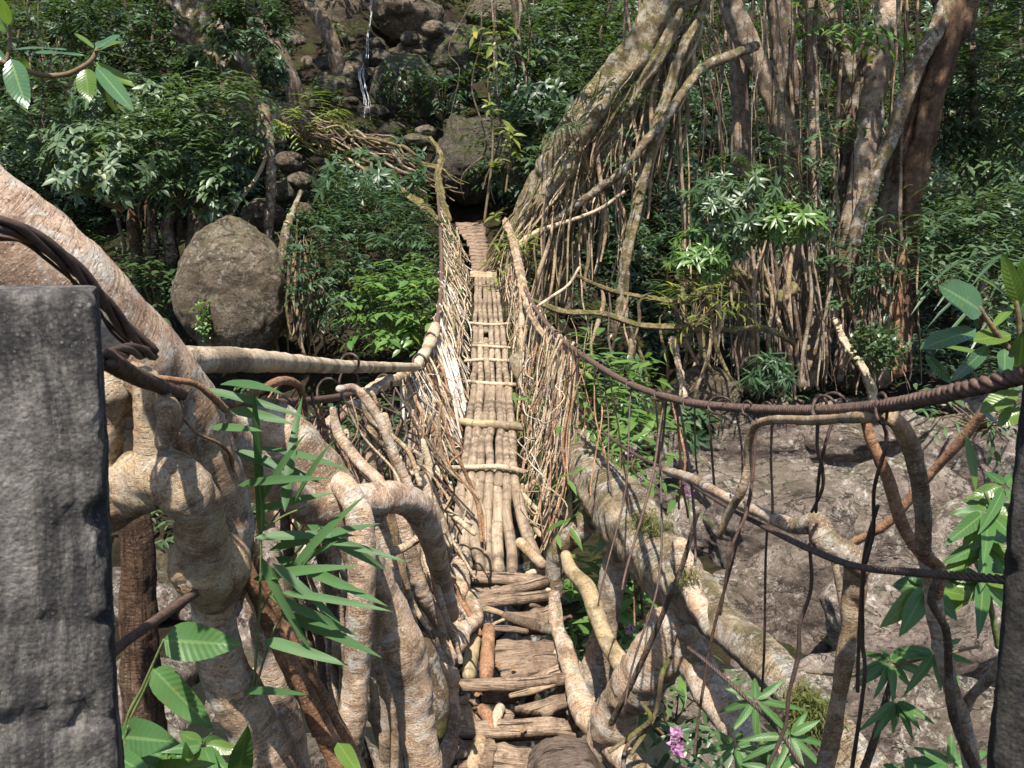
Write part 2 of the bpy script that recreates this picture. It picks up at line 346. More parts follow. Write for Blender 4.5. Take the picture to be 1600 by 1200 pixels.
n = NT('stream_water'); n.b.inputs['Base Color'].default_value = (.012, .014, .011, 1); n.b.inputs['Roughness'].default_value = .08
n.bump(n.noise(n.coord(), 6, 4), .3, .05); M['water'] = n.m
n = NT('white_water'); P = n.coord('UV'); f = n.noise(n.mapv(P, (30, 3, 1)), 1.0, 4, .6)
n.bump(f, .8, .03); M['foam'] = n.col(n.ramp(f, [(.40, (.10, .11, .12)), (.60, (.62, .65, .68))]), .3, .5)
M['lf_mid'] = leafmat('leaf_mid', (.030, .062, .024), (.075, .125, .048), .40, .22)
M['lf_light'] = leafmat('leaf_light', (.05, .092, .04), (.10, .15, .075), .48, .25, (.22, .23, .10))
M['lf_dark'] = leafmat('leaf_dark', (.020, .042, .015), (.048, .082, .030), .42, .18)
M['lf_blue'] = leafmat('leaf_blue_green', (.022, .052, .022), (.050, .098, .040), .45, .2)
M['lf_bright'] = leafmat('leaf_bright', (.06, .13, .028), (.12, .21, .05), .36, .35, (.26, .28, .06))
M['lf_yellow'] = leafmat('leaf_yellow_green', (.12, .16, .025), (.20, .23, .045), .4, .35, (.45, .30, .04))
M['lf_ficus'] = leafmat('leaf_ficus', (.035, .085, .035), (.060, .125, .050), .22, .22, None, True, .6)
M['lf_ficus_young'] = leafmat('leaf_ficus_young', (.075, .14, .022), (.11, .18, .035), .28, .4, None, True, .5)  # young leaves: yellower green, more translucent
M['lf_near'] = leafmat('leaf_near', (.04, .10, .028), (.07, .155, .042), .45, .32, None, True, .4)
M['lf_blade'] = leafmat('leaf_blade', (.05, .12, .04), (.085, .17, .06), .6, .35)
M['petal'] = leafmat('petal_pink', (.42, .14, .34), (.60, .32, .52), .5, .4)
M['stem'] = flatmat('stem_brown', (.08, .055, .03), (.17, .125, .07), 30, .8)
M['stem_green'] = flatmat('stem_green', (.07, .10, .03), (.14, .17, .06), 30, .7)
M['dead'] = leafmat('leaf_dead', (.16, .075, .02), (.30, .16, .05), .7, .3)
M['moss'] = leafmat('moss_tuft', (.04, .05, .008), (.13, .14, .03), .8, .3)
# ------------------------------------------------------------------ leaves, plants, rocks, planks
TV = np.array([(0, 0), (.28, -.8), (.28, 0), (.28, .8), (.62, -.78), (.62, 0), (.62, .78), (1, 0)], float)
TL = [0, 2, 1, 0, 3, 2, 1, 2, 5, 4, 2, 3, 6, 5, 4, 5, 7, 5, 6, 7]; TT = [3, 3, 4, 4, 3, 3]
def norm(a): return a / (np.linalg.norm(a, axis=-1, keepdims=True) + 1e-12)
def leaves(mb, base, d, up, L, Wd, droop=.25, fold=.25):
    base = np.asarray(base, float); N = len(base); d = norm(d); s = norm(np.cross(d, up)); u = np.cross(s, d)
    L = np.asarray(L)[:, None, None] * np.ones((N, 1, 1)); Wd = np.asarray(Wd)[:, None, None] * np.ones((N, 1, 1))
    t = TV[None, :, 0:1]; w = TV[None, :, 1:2]
    v = base[:, None] + d[:, None] * t * L + s[:, None] * w * Wd * .5 + u[:, None] * (np.abs(w) * Wd * .5 * fold - droop * L * t * t)
    li = (np.array(TL)[None] + 8 * np.arange(N)[:, None]).ravel()
    uv = np.tile(np.stack([TV[:, 1] * .5, TV[:, 0]], 1), (N, 1))
    mb.add(v.reshape(-1, 3), li, np.tile(TT, N), uv)
def sph(n):
    v = rng.normal(size=(n, 3)); return norm(v)
def clusters(mb, c, cdir, per, L, Wd, style='whorl', jit=.25, droop=.25):
    K = len(c); n = K * per; c = np.repeat(c, per, 0); cd = norm(np.repeat(cdir, per, 0))
    a = norm(np.cross(cd, sph(n) * .01 + np.array((.3, .2, 1.0)))); b = np.cross(cd, a)
    k = np.tile(np.arange(per), K); ang = k * 2.4 + np.repeat(rng.uniform(0, 6.3, K), per)
    rad = a * np.cos(ang)[:, None] + b * np.sin(ang)[:, None]
    Ls = L * rng.uniform(.65, 1.2, n) * np.repeat(rng.uniform(.6, 1.25, K), per)
    if style == 'whorl':
        d = norm(rad * 1.0 + cd * rng.uniform(.05, .7, (n, 1)) + np.array((0, 0, -.28)) + sph(n) * jit)
        up = norm(cd + sph(n) * .2); base = c + cd * (k / per * L * .35)[:, None]
    elif style == 'spray':
        side = np.where(k % 2 == 0, 1.0, -1.0)[:, None]; tw = norm(cd + np.array((0, 0, -.25)))
        s = norm(np.cross(tw, np.array((0, 0, 1.0)) + sph(n) * .15))
        base = c + tw * (k / per * L * 2.6)[:, None] + np.array((0, 0, -1)) * ((k / per) ** 2 * L * .8)[:, None]
        d = norm(s * side + tw * .55 + np.array((0, 0, -.35)) + sph(n) * jit); up = norm(np.array((0, 0, 1.0)) + cd * .4 + sph(n) * .3)
    else:
        base = c + sph(n) * L * 1.1; d = norm(cd * .5 + sph(n) + np.array((0, 0, -.5))); up = norm(np.array((0, 0, 1.0)) + cd * .6 + sph(n) * .5)
    leaves(mb, base, d, up, Ls, Ls * Wd, droop)
def blob(center, radii, n, gap=.9, gs=1.1, seed=0, shell=.45):
    out = []; got = 0
    while got < n:
        u = sph(n * 3); r = rng.uniform(shell ** 3, 1, (n * 3, 1)) ** (1 / 3.)
        p = u * r; keep = vnoise(p * gs * 2.2 + seed * 3.3, seed) > -1 + gap * .75
        p = p[keep]; out.append(p); got += len(p)
    p = np.concatenate(out)[:n]
    return center + p * np.asarray(radii), p
def bush(name, label, px, py, Y, rx, ry, n, L, Wd=.42, mat='lf_mid', per=7, style='whorl', group=None, depth=.8, stemmat='stem', gap=.9, base=None, seed=0, shell=.4, droop=.25, jit=.25, kind_parts=('foliage', 'stem')):
    n = int(n * 1.5)
    c = at(px, py, Y); k = px_scale(py, Y); R = np.array((rx * k, max(rx, ry) * k * depth, ry * k))
    b = np.array(base) if base is not None else c + np.array((0, R[1] * .4, -R[2] * 1.15))
    root = thing(name, label, name, b, group)
    p, q = blob(c, R, n, gap, 1.1, seed, shell); cd = norm(q * .8 + np.array((0, -.25, .55)) + sph(n) * .35)
    mb = MB(); clusters(mb, p, cd, per, L, Wd, style, jit, droop); mb.build(kind_parts[0], M[mat], root)
    st = MB()
    for i in range(0, n, max(1, n // 14)):
        m = (b * .45 + p[i] * .55) + sph(1)[0] * R * .15
        tube(st, [b + sph(1)[0] * .03, m, p[i]], [.012 + .004 * R[2], .008 + .003 * R[2], .003], 6, .0, i, .12)
    st.build(kind_parts[1], M[stemmat], root); return root
_ico = {}
def ico(sub):
    if sub not in _ico:
        import bmesh
        bm = bmesh.new(); bmesh.ops.create_icosphere(bm, subdivisions=sub, radius=1)
        _ico[sub] = (np.array([v.co[:] for v in bm.verts]), np.array([[v.index for v in f.verts] for f in bm.faces])); bm.free()
    return _ico[sub]
def rock_mb(center, radii, seed, sub=5, rough=.10, planes=9, sharp=.82):
    v, f = ico(sub); r_ = np.random.default_rng(seed); n = norm(r_.normal(size=(planes, 3))); d = r_.uniform(sharp - .22, sharp + .1, planes)
    dots = v @ n.T; rr = np.where(dots > .12, d[None] / np.maximum(dots, .12), 9.).min(1); rr = np.minimum(rr, 1.0)
    rr = rr * (1 + rough * fbm(v * 1.7 + seed, seed, 3) + rough * .3 * fbm(v * 7 + seed, seed + 9, 4))
    mb = MB(); mb.add(center + v * rr[:, None] * np.asarray(radii), f.ravel(), np.full(len(f), 3), v[:, :2]); return mb
def boulder(name, label, px, py, Y, wpx, hpx, mat='rock_boulder', seed=1, sub=5, depth=.85, group=None, planes=9, sharp=.82, cat='boulder', rough=.1):
    k = px_scale(py, Y); R = (wpx * k / 2 * 1.08, wpx * k / 2 * depth, hpx * k / 2 * 1.1)
    return tag(rock_mb(at(px, py, Y), R, seed, sub, rough, planes, sharp).build(name, M[mat]), label, cat, group)
def plank_mb(mb, c4, thick, seed=0, nu=22, nv=8, rough=.006):
    """c4: four 3-D corners (back-left, back-right, front-right, front-left); a board with worn faces and edges"""
    c = [np.asarray(a, float) for a in c4]; nrm = norm(np.cross(c[1] - c[0], c[3] - c[0])); nrm = nrm if nrm[2] > 0 else -nrm
    u = np.linspace(0, 1, nu); w = np.linspace(0, 1, nv); U, Wv = np.meshgrid(u, w, indexing='ij')
    top = (c[0] * ((1 - U) * (1 - Wv))[..., None] + c[1] * (U * (1 - Wv))[..., None] + c[2] * (U * Wv)[..., None] + c[3] * ((1 - U) * Wv)[..., None])
    side = norm(c[3] - c[0]); ax = norm(c[1] - c[0])
    e = (vnoise(np.stack([U.ravel() * 6, Wv.ravel() * 1.2 + seed, U.ravel() * 0], 1), seed)).reshape(U.shape)
    top = top + side * (e * .012 * np.abs(Wv * 2 - 1))[..., None] + ax * (vnoise(np.stack([Wv.ravel() * 4, Wv.ravel() * 0 + seed, U.ravel() * 0], 1), seed + 4).reshape(U.shape) * .015 * np.abs(U * 2 - 1) ** 4)[..., None]
    z = fbm(top.reshape(-1, 3) * np.array((4, 14, 4)) + seed, seed, 3).reshape(U.shape) * rough
    bev = np.minimum(np.minimum(Wv, 1 - Wv) * nv, np.minimum(U, 1 - U) * nu).clip(0, 1); z = z - (1 - bev) * .006
    T = top + nrm * z[..., None]; B = top - nrm * thick
    v = np.vstack([T.reshape(-1, 3), B.reshape(-1, 3)]); n = nu * nv; idx = np.arange(n).reshape(nu, nv)
    q = np.stack([idx[:-1, :-1], idx[1:, :-1], idx[1:, 1:], idx[:-1, 1:]], -1).reshape(-1, 4)
    per = np.concatenate([idx[:, 0], idx[-1, 1:], idx[-2::-1, -1], idx[0, -2:0:-1]]); p2 = np.roll(per, -1)
    sd = np.stack([per, per + n, p2 + n, p2], 1)
    Ln = np.linalg.norm(c[1] - c[0]); Wn = np.linalg.norm(c[3] - c[0])
    uv = np.stack([U.ravel() * Ln, Wv.ravel() * Wn], 1); uv = np.vstack([uv, uv + .03])
    # make the up side consistent
    a, b_, d_ = T[0, 0], T[1, 0], T[0, 1]; flip = np.dot(np.cross(b_ - a, d_ - a), nrm) < 0
    if flip: q = q[:, ::-1]; sd = sd[:, ::-1]
    qb = (q + n)[:, ::-1]
    mb.add(v, np.concatenate([q.ravel(), qb.ravel(), sd.ravel()]), np.full(len(q) * 2 + len(sd), 4), uv)
def one(name, label, cat, mb, mat, group=None, kind=None, origin=None):
    return tag(mb.build(name, M[mat], None, origin), label, cat, group, kind)
_sd = [100]
def nseed(): _sd[0] += 1; return _sd[0]
def root(name, label, cat, pts, mat, group=None, sides=12, amp=.1, knots=0, lobes=0, wob=0, extra=None):
    mb = MB(); c, r = trace(pts); tube(mb, c, r, sides, amp, nseed(), None, wob, 1.0, knots, lobes)
    for e in extra or []:
        c2, r2 = trace(e); tube(mb, c2, r2, sides, amp, nseed(), None, wob, 1.0, knots, lobes)
    return one(name, label, cat, mb, mat, group)

# ------------------------------------------------------------------ terrain
def interp(y, ks): ks = np.array(ks); return np.interp(y, ks[:, 0], ks[:, 1])
HR = [(-12, -1.6), (0, -1.7), (1.6, -1.8), (2.6, -3.4), (4.5, -4.6), (7, -5.0), (10, -4.9), (16, -2.8), (20, -1.4), (24, 1.2), (45, 18), (70, 30)]
HL = [(-12, -1.6), (0, -1.7), (1.6, -1.8), (2.6, -3.4), (4.5, -4.6), (8, -5.0), (12, -4.4), (15, -2.6), (17, -1.3), (20, .3), (24, 3.0), (45, 21), (70, 32)]
HC = [(-12, -1.6), (0, -1.7), (1.6, -1.8), (2.6, -3.4), (4.5, -4.6), (8, -5.1), (12, -4.8), (16, -3.2), (19.5, -.6), (20.6, .95), (22.5, 1.2), (26, 3.2), (30, 5.2), (45, 20), (70, 31)]
def H(x, y):
    l = interp(y, HL); r = interp(y, HR); c = interp(y, HC)
    wl = np.clip((-x - 2.0) / 3.0, 0, 1); wr = np.clip((x - .5) / 3.0, 0, 1)
    z = c * (1 - wl - wr) + l * wl + r * wr
    z = z - 1.3 * np.exp(-((x + 1.35) / .9) ** 2 - ((y - 22.4) / .9) ** 2)
    P = np.stack([x, y, x * 0], -1).reshape(-1, 3)
    nz = (fbm(P * .35, 3, 4) * .35).reshape(np.shape(x)) + (fbm(P * 1.5, 8, 3) * .10).reshape(np.shape(x))
    return CZ + z + nz * np.clip((y - 1.5) / 3, 0, 1)
def ground_hit(px, py, y0=4.5, y1=45, f=None):
    Ys = np.arange(y0, y1, .05); pts = np.array([at(px, py, Y) for Y in Ys]); g_ = (f or H)(pts[:, 0], pts[:, 1]); hit = pts[:, 2] < g_; k = int(np.argmax(hit)) if hit.any() else len(pts) - 1
    return pts[k]
def heightsheet(xs, ys, f):
    X, Y = np.meshgrid(xs, ys, indexing='ij'); Z = f(X, Y); v = np.stack([X, Y, Z], -1).reshape(-1, 3)
    n, m = X.shape; idx = np.arange(n * m).reshape(n, m)
    q = np.stack([idx[:-1, :-1], idx[1:, :-1], idx[1:, 1:], idx[:-1, 1:]], -1).reshape(-1)
    mb = MB(); mb.add(v, q, np.full((n - 1) * (m - 1), 4), v[:, :2]); return mb
tag(heightsheet(np.linspace(-45, 45, 260), np.concatenate([np.linspace(-12, 30, 210), np.linspace(30.5, 70, 50)]), H).build('ground', M['soil'], None, (0, 0, 0)),
    'steep leaf-littered jungle slopes on both sides of the gorge', None, None, 'structure')
# rock bank to the right: ledges and blocks of pale lichened rock
def RB(x, y):
    z = H(x, y) - CZ + .28
    P = np.stack([x, y, z * 0], -1).reshape(-1, 3)
    warp = fbm(P * .7, 31, 3) * .7
    Q = P * np.array((.75, .95, 1)) + np.stack([warp, warp[::-1] * 0 + fbm(P * .7, 77, 3) * .6, warp * 0], -1)
    cell = np.floor(Q); fr = Q - cell; hsh = vnoise(cell + .5, 51) * 1.0
    edge = np.minimum(np.minimum(fr[:, 0], 1 - fr[:, 0]), np.minimum(fr[:, 1], 1 - fr[:, 1]))
    bl = (hsh * .30 + np.clip(edge * 4, 0, 1) * .22 + fbm(P * 2.2, 61, 3) * .06 - .48).reshape(np.shape(x))
    fade = np.clip((x - .4) / 1.4, 0, 1) * np.clip((y - 5) / 2, 0, 1) * np.clip((17.2 - y) / 1.2, 0, 1)
    return CZ + z + bl * fade - (1 - fade) * .9
tag(heightsheet(np.linspace(.4, 16, 420), np.linspace(5, 17.4, 360), RB).build('rock_bank', M['rock_bank'], None, (0, 0, 0)),
    'sunlit bank of pale lichened rock sloping to the stream', None, None, 'structure')
tag(heightsheet(np.linspace(-30, 30, 60), np.linspace(4.2, 12.5, 30), lambda x, y: CZ - 4.82 + 0 * x).build('stream', M['water'], None, (0, 0, 0)),
    'dark stream at the bottom of the gorge', None, None, 'structure')

# ------------------------------------------------------------------ deck geometry (depth of the walkway at a picture row)
DK = [(350, 20.6), (380, 18.5), (405, 17.0), (430, 15.5), (470, 13.4), (510, 11.8), (555, 10.6), (606, 9.3), (672, 7.6), (741, 6.5), (800, 6.0), (900, 5.45), (960, 5.15), (1000, 4.98), (1075, 4.62), (1130, 4.42), (1205, 4.2)]
def Dd(py): return float(np.interp(py, [a for a, b in DK], [b for a, b in DK]))
def dk(px, py, lift=0.0):
    p = at(px, py, Dd(py)); p[2] += lift; return p
def ptube(pts, lift=0.0):
    return [dk(p[0], p[1], lift) for p in pts], [p[2] * px_scale(p[1], Dd(p[1])) for p in pts]

# ------------------------------------------------------------------ bamboo deck
lanes = [
    ('nearest', [[(714, 841, 12), (719, 790, 10.5), (725, 736, 9)], [(731, 886, 11), (727, 840, 11), (731, 790, 10), (737, 735, 8.5)], [(751, 887, 11), (741, 840, 11.5), (745, 790, 10), (749, 733, 9)],
                [(764, 887, 9), (760, 830, 10), (762, 780, 9.5), (764, 735, 8.5)], [(779, 888, 11), (777, 830, 11), (777, 785, 10), (778, 733, 8.5)], [(800, 891, 11), (796, 830, 11), (792, 785, 10), (790, 735, 8.5)], [(838, 872, 9), (822, 835, 10), (812, 790, 10), (803, 733, 8)]]),
    ('second', [[(722, 757, 8.5), (729, 690, 8), (741, 606, 6)], [(736, 758, 9), (742, 690, 8), (751, 603, 6.5)], [(751, 752, 8.5), (755, 690, 8), (763, 604, 6)], [(764, 758, 8.5), (767, 680, 8), (770, 606, 6)],
               [(779, 760, 8.5), (781, 690, 8), (779, 603, 6.5)], [(791, 757, 8.5), (789, 690, 8), (784, 604, 6)], [(804, 757, 8), (800, 690, 7.5), (795, 606, 6)]]),
    ('third', [[(740, 617, 6.3), (742, 560, 5.6), (743, 506, 4.8)], [(750, 620, 6.3), (751, 560, 5.6), (751, 508, 4.8)], [(762, 616, 6.3), (759, 532, 5.6)], [(772, 620, 6.2), (768, 560, 5.6), (767, 506, 4.8)],
              [(782, 622, 6.3), (778, 560, 5.6), (776, 506, 4.8)], [(793, 618, 6), (789, 560, 5.4), (784, 508, 4.6)]]),
    ('farthest', [[(742, 518, 4.6), (744, 470, 4.2), (744, 433, 3.6)], [(751, 519, 4.7), (750, 470, 4.2), (750, 433, 3.6)], [(759, 518, 4.7), (757, 470, 4.1), (756, 432, 3.5)], [(768, 519, 4.6), (765, 470, 4), (762, 432, 3.5)],
                 [(776, 519, 4.6), (772, 470, 4), (768, 432, 3.5)], [(785, 518, 4.4), (779, 470, 3.9), (773, 433, 3.3)]])]
ORD = ['leftmost', 'second from left', 'third from left', 'fourth from left', 'fifth from left', 'sixth from left', 'rightmost']
where = {'nearest': 'in the bridge section ending above the first wooden steps', 'second': 'in the sunny bridge section below the thick pale cross stick', 'third': 'in the middle bridge section between thin cross sticks', 'farthest': 'in the far narrow bridge section'}
for sec, poles in lanes:
    for i, p in enumerate(poles):
        mb = MB(); c, r = ptube(p, random.uniform(-.008, .02)); s = nseed()
        kk = random.uniform(.78, .95); r = [q * kk for q in r]
        tube(mb, c, r, 16, .05, s, .03, .02)
        o = ORD[i] if i < len(poles) - 1 else 'rightmost'
        one('bamboo_pole', f'{o} bamboo pole {where[sec]}', 'bamboo pole', mb, 'bamboo', 'bamboo poles of the bridge deck')
sticks = [([(701, 742, 3.5), (740, 742, 4.2), (780, 741, 4.5), (820, 748, 4)], 'thin crooked cross stick tied over the nearest bamboo poles'),
          ([(705, 665, 5), (735, 670, 7), (775, 674, 7.5), (817, 677, 7)], 'thick pale cross stick over the bamboo poles'),
          ([(728, 603, 2.8), (760, 607, 3.2), (808, 609, 3)], 'thin cross stick just beyond the thick pale one'),
          ([(727, 571, 2.6), (760, 569, 2.8), (797, 571, 2.6)], 'thin pale cross stick with a long end over the left root wall'),
          ([(736, 547, 2.2), (770, 549, 2.4), (797, 550, 2)], 'slim cross stick at mid-span, fourth from the wooden steps'),
          ([(734, 511, 2.4), (765, 513, 2.4), (798, 512, 2.2)], 'dark slim cross stick farthest along the bamboo')]
for i, (p, lab) in enumerate(sticks):
    mb = MB(); c, r = ptube(p, .055); tube(mb, c, r, 10, .06, nseed(), .03, .01)
    one('cross_stick', lab, 'stick', mb, 'bamboo_yellow' if i == 1 else 'root_pale', 'cross sticks on the bamboo deck')
for k in range(5):
    mb = MB(); y = 430 + k * 1.6; c, r = ptube([(736, y + random.uniform(-1.5, 1.5), 2.2), (755, y + random.uniform(-1, 2), 2.6), (775, y + random.uniform(-2, 1), 2.2)], .05); tube(mb, c, r, 8, .1, nseed(), .04, .02)
    one('cross_root', 'brown root in the bundle lashed across the far end of the bamboo', 'root', mb, 'root_tan', 'bundle of roots across the far deck')
# far stepping pieces up to the end of the bridge
for k, y in enumerate(np.linspace(423, 350, 15)):
    cx = np.interp(y, [350, 380, 430], [734, 746, 757]); hw = np.interp(y, [350, 380, 430], [22, 15, 17]) * random.uniform(.9, 1.1); a = random.uniform(-1.5, 1.5); dy = 2.6
    mb = MB(); plank_mb(mb, [dk(cx - hw, y - dy + a), dk(cx + hw, y - dy - a), dk(cx + hw, y + dy - a), dk(cx - hw, y + dy + a)], .05, nseed(), 10, 4, .02)
    one('step_piece', 'short worn wooden step on the far bridge end', 'step', mb, 'wood', 'steps at the far end of the bridge')
# near wooden steps
planks = [
    ([(706, 886), (846, 896), (851, 914), (712, 902)], .07, 'wood', 'grey split plank across the ends of the bamboo poles'),
    ([(773, 914), (852, 910), (855, 934), (776, 936)], .05, 'wood', 'flat grey board behind the two short logs'),
    ([(790, 955), (858, 948), (863, 984), (815, 986)], .05, 'wood', 'worn board with ragged edge beyond the dark slanted log'),
    ([(773, 997), (868, 1000), (871, 1015), (776, 1036)], .05, 'wood', 'flat weathered board beside the reddish short pole'),
    ([(774, 1028), (869, 1017), (874, 1042), (790, 1062)], .05, 'wood', 'tilted weathered board above the broken hole'),
    ([(800, 1060), (885, 1034), (890, 1058), (812, 1074)], .05, 'wood', 'pale triangular board against the right rail root'),
    ([(803, 1103), (895, 1078), (893, 1094), (856, 1114)], .10, 'wood', 'short thick split block under the round log step'),
    ([(712, 1124), (886, 1122), (900, 1146), (714, 1149)], .08, 'wood', 'broad pale plank, the step nearest the dark stump'),
    ([(778, 1158), (838, 1170), (826, 1225), (762, 1225)], .06, 'wood', 'grey board running lengthwise beside the dark stump')]
planks += [([(722, 918), (800, 914), (806, 934), (726, 940)], .05, 'wood', 'flat board left of the two short logs'),
    ([(756, 1040), (806, 1036), (812, 1072), (752, 1074)], .05, 'wood', 'sunken board in the hole beside the reddish pole'),
    ([(722, 1092), (800, 1088), (806, 1120), (724, 1124)], .05, 'wood', 'sunken brown board under the root ends below the round log'),
    ([(716, 1152), (776, 1156), (768, 1200), (712, 1200)], .05, 'wood', 'brown board at the bottom left of the steps')]
for p, th, m, lab in planks:
    mb = MB(); plank_mb(mb, [dk(*q, -.07 if 'sunken' in lab else .0) for q in p], th, nseed(), 34, 14, .012)
    one('step_plank', lab, 'plank', mb, m, 'wooden steps at the near end')
logs = [([(732, 944, 6), (770, 935, 8), (810, 927, 9), (852, 917, 9)], 'log', 'slim grey log, upper of the two short logs', 'step_log'),
        ([(722, 956, 7), (760, 950, 9), (810, 944, 9.5), (862, 939, 9)], 'log', 'grey-brown log, lower of the two short logs', 'step_log'),
        ([(789, 971, 7), (830, 984, 9), (868, 994, 9)], 'root_dark', 'dark slanted log lying across the boards', 'step_log'),
        ([(711, 1079, 9), (760, 1079, 10), (830, 1076, 11), (899, 1068, 10)], 'log', 'thick rounded log step across the walkway', 'step_log'),
        ([(735, 957, 4.5), (765, 961, 5), (791, 970, 4)], 'wood_pale', 'yellow split stick pointing at the slanted log', 'split_stick'),
        ([(770, 990, 4.5), (795, 991, 5), (823, 995, 4.5)], 'log', 'short grey stick on the weathered board', 'split_stick'),
        ([(798, 1096, 4), (830, 1089, 5.5), (866, 1079, 3)], 'wood_pale', 'strip of yellow bark below the round log', 'bark_strip'),
        ([(745, 970, 10.5), (740, 1010, 11), (733, 1064, 11.5)], 'bamboo_yellow', 'short yellow-green bamboo stub lying along the walkway', 'bamboo_stub'),
        ([(763, 991, 10), (762, 1030, 11), (760, 1066, 11)], 'root_red', 'short reddish pole beside the bamboo stub', 'pole_stub'),
        ([(790, 975, 2.5), (772, 983, 2.5), (757, 993, 2)], 'wood_pale', 'thin forked yellow twig over the bamboo stub', 'twig'),
        ([(750, 1150, 12), (741, 1180, 13), (730, 1220, 14)], 'root_tan', 'short root stub under the broad plank', 'root_stub'),
        ([(812, 855, 8), (830, 872, 8.5), (847, 890, 9)], 'root_tan', 'short cut root at the lower right of the bamboo', 'root_stub'),
        ([(726, 1098, 10), (732, 1112, 10), (738, 1128, 10)], 'root_tan', 'knotted root end under the round log step', 'root_stub'),
        ([(752, 1100, 9), (762, 1112, 10), (768, 1128, 9)], 'root_red', 'reddish root end under the round log step', 'root_stub'),
        ([(782, 1098, 8), (776, 1112, 9), (770, 1128, 8)], 'root_pale', 'pale root end under the round log step', 'root_stub')]
for p, m, lab, nm in logs:
    mb = MB(); lf = -.03 if 'under' in lab else .035; c, r = ptube(p, lf); tube(mb, c, r, 14, .09, nseed(), .02, .0)
    one(nm, lab, nm.replace('_', ' '), mb, m)
# dark cracked stump end in front
c = at(893, 1188, 4.12); k = px_scale(1188, 4.12)
o = one('stump', 'dark cracked stump top at the near end of the steps', 'stump', rock_mb(c + np.array((.01, 0, -.09)), (82 * k, .30, .20), 12, 6, .07, 5, .80), 'wood_dark')
# bits under the deck edges: knotty root ends
for i in range(60):
    y = random.uniform(750, 1190); L = random.random() < .6
    lx = np.interp(y, [740, 880, 960, 1200], [712, 706, 722, 706]); rx = np.interp(y, [740, 880, 1000, 1200], [812, 850, 874, 945])
    x0 = (lx + random.uniform(-14, 10)) if L else (rx + random.uniform(-12, 6))
    mb = MB(); p0 = dk(x0, y, -.06); d = np.array((random.uniform(-.1, .1), random.uniform(-.06, .06), random.uniform(-.12, .02)))
    tube(mb, [p0 - d, p0 + sph(1)[0] * .02, p0 + d], [.018, .024, .016], 8, .25, nseed(), .02)
    one('root_stub', 'short knotted root end packed along the deck edge', 'root stub', mb, random.choice(['root_tan', 'root_pale', 'root_dark']), 'root ends along the deck edge')
for i in range(16):
    y = random.uniform(890, 1190); mb = MB(); x0 = random.uniform(700, 880)
    a = dk(x0, y, -.16); b = dk(x0 + random.uniform(-40, 60), min(1215, y + random.uniform(20, 90)), -.2)
    tube(mb, [a, (a + b) / 2 + sph(1)[0] * .05, b], [.022, .028, .02], 8, .15, nseed(), .03)
    one('bearer_root', 'shaded root running under the wooden steps', 'root', mb, 'root_dark', 'roots bearing the near steps')
# ------------------------------------------------------------------ concrete posts
def post(name, label, corner, ang, w, dep, x0, z0, z1, mat, lean=0.0, seed=1):
    """square concrete post; corner is its front corner, ang its turn about the vertical"""
    mb = MB(); y0, y1, x1 = 0.0, dep, x0 + w
    def sheet(a, b, c_, n, m):
        A, B = np.meshgrid(np.linspace(0, 1, n), np.linspace(0, 1, m), indexing='ij')
        v = a + (b - a) * A[..., None] + (c_ - a) * B[..., None]; idx = np.arange(n * m).reshape(n, m)
        q = np.stack([idx[:-1, :-1], idx[1:, :-1], idx[1:, 1:], idx[:-1, 1:]], -1).reshape(-1); return v.reshape(-1, 3), q, (n - 1) * (m - 1)
    P = lambda x, y, z: np.array((x, y, z), float); cx, cy = (x0 + x1) / 2, (y0 + y1) / 2
    ca, sa = math.cos(ang), math.sin(ang)
    for f in [(P(x0, y0, z0), P(x1, y0, z0), P(x0, y0, z1), 60, 300), (P(x1, y0, z0), P(x1, y1, z0), P(x1, y0, z1), 50, 300),
              (P(x1, y1, z0), P(x0, y1, z0), P(x1, y1, z1), 60, 300), (P(x0, y1, z0), P(x0, y0, z0), P(x0, y1, z1), 50, 300), (P(x0, y0, z1), P(x1, y0, z1), P(x0, y1, z1), 60, 50)]:
        v, q, n = sheet(*f); d = np.stack([v[:, 0] - cx, v[:, 1] - cy], 1); hx, hy = (x1 - x0) / 2, (y1 - y0) / 2; r = .009 + .006 * fbm(v * 12, seed + 11, 3).clip(-.9, 2)
        ex = np.maximum(0, np.abs(d[:, 0]) - (hx - r)); ey = np.maximum(0, np.abs(d[:, 1]) - (hy - r)); ez = np.maximum(0, v[:, 2] - (z1 - r))
        e = np.stack([ex * np.sign(d[:, 0]), ey * np.sign(d[:, 1]), ez], 1); ln = np.linalg.norm(e, axis=1, keepdims=True)
        core = v - e; v = core + e / np.maximum(ln, 1e-9) * np.minimum(ln, r[:, None])
        nn = norm(np.stack([d[:, 0] / hx, d[:, 1] / hy, np.where(v[:, 2] > z1 - .03, 1.0, 0)], 1) ** 3)
        v = v + nn * (fbm(v * 9, seed, 3) * .0030 + fbm(v * 110, seed + 3, 3) * .0010 - np.clip(fbm(v * 20, seed + 5, 3) - .55, 0, 1) * .02 * (1 + 2 * (v[:, 2] > z1 - .08)))[:, None]
        v[:, 0] += lean * (z1 - v[:, 2])
        v = np.stack([corner[0] + v[:, 0] * ca - v[:, 1] * sa, corner[1] + v[:, 0] * sa + v[:, 1] * ca, v[:, 2]], 1)
        mb.add(v, q, np.full(n, 4), v[:, [0, 2]])
    return one(name, label, 'post', mb, mat)
g = CZ - 1.75
post('concrete_post', 'grey weathered concrete post with rough pebbly top, beside the big pale root', (-.400, .82), math.radians(25), .30, .24, -.30, g, CZ - .022, 'concrete', -.012, 3)
post('concrete_post', 'black-stained concrete post with painted-in shade, holding the twisted cable', (.509, .84), math.radians(-30.5), .30, .24, 0.0, g, CZ + .45, 'concrete_dark', 0.0, 8)
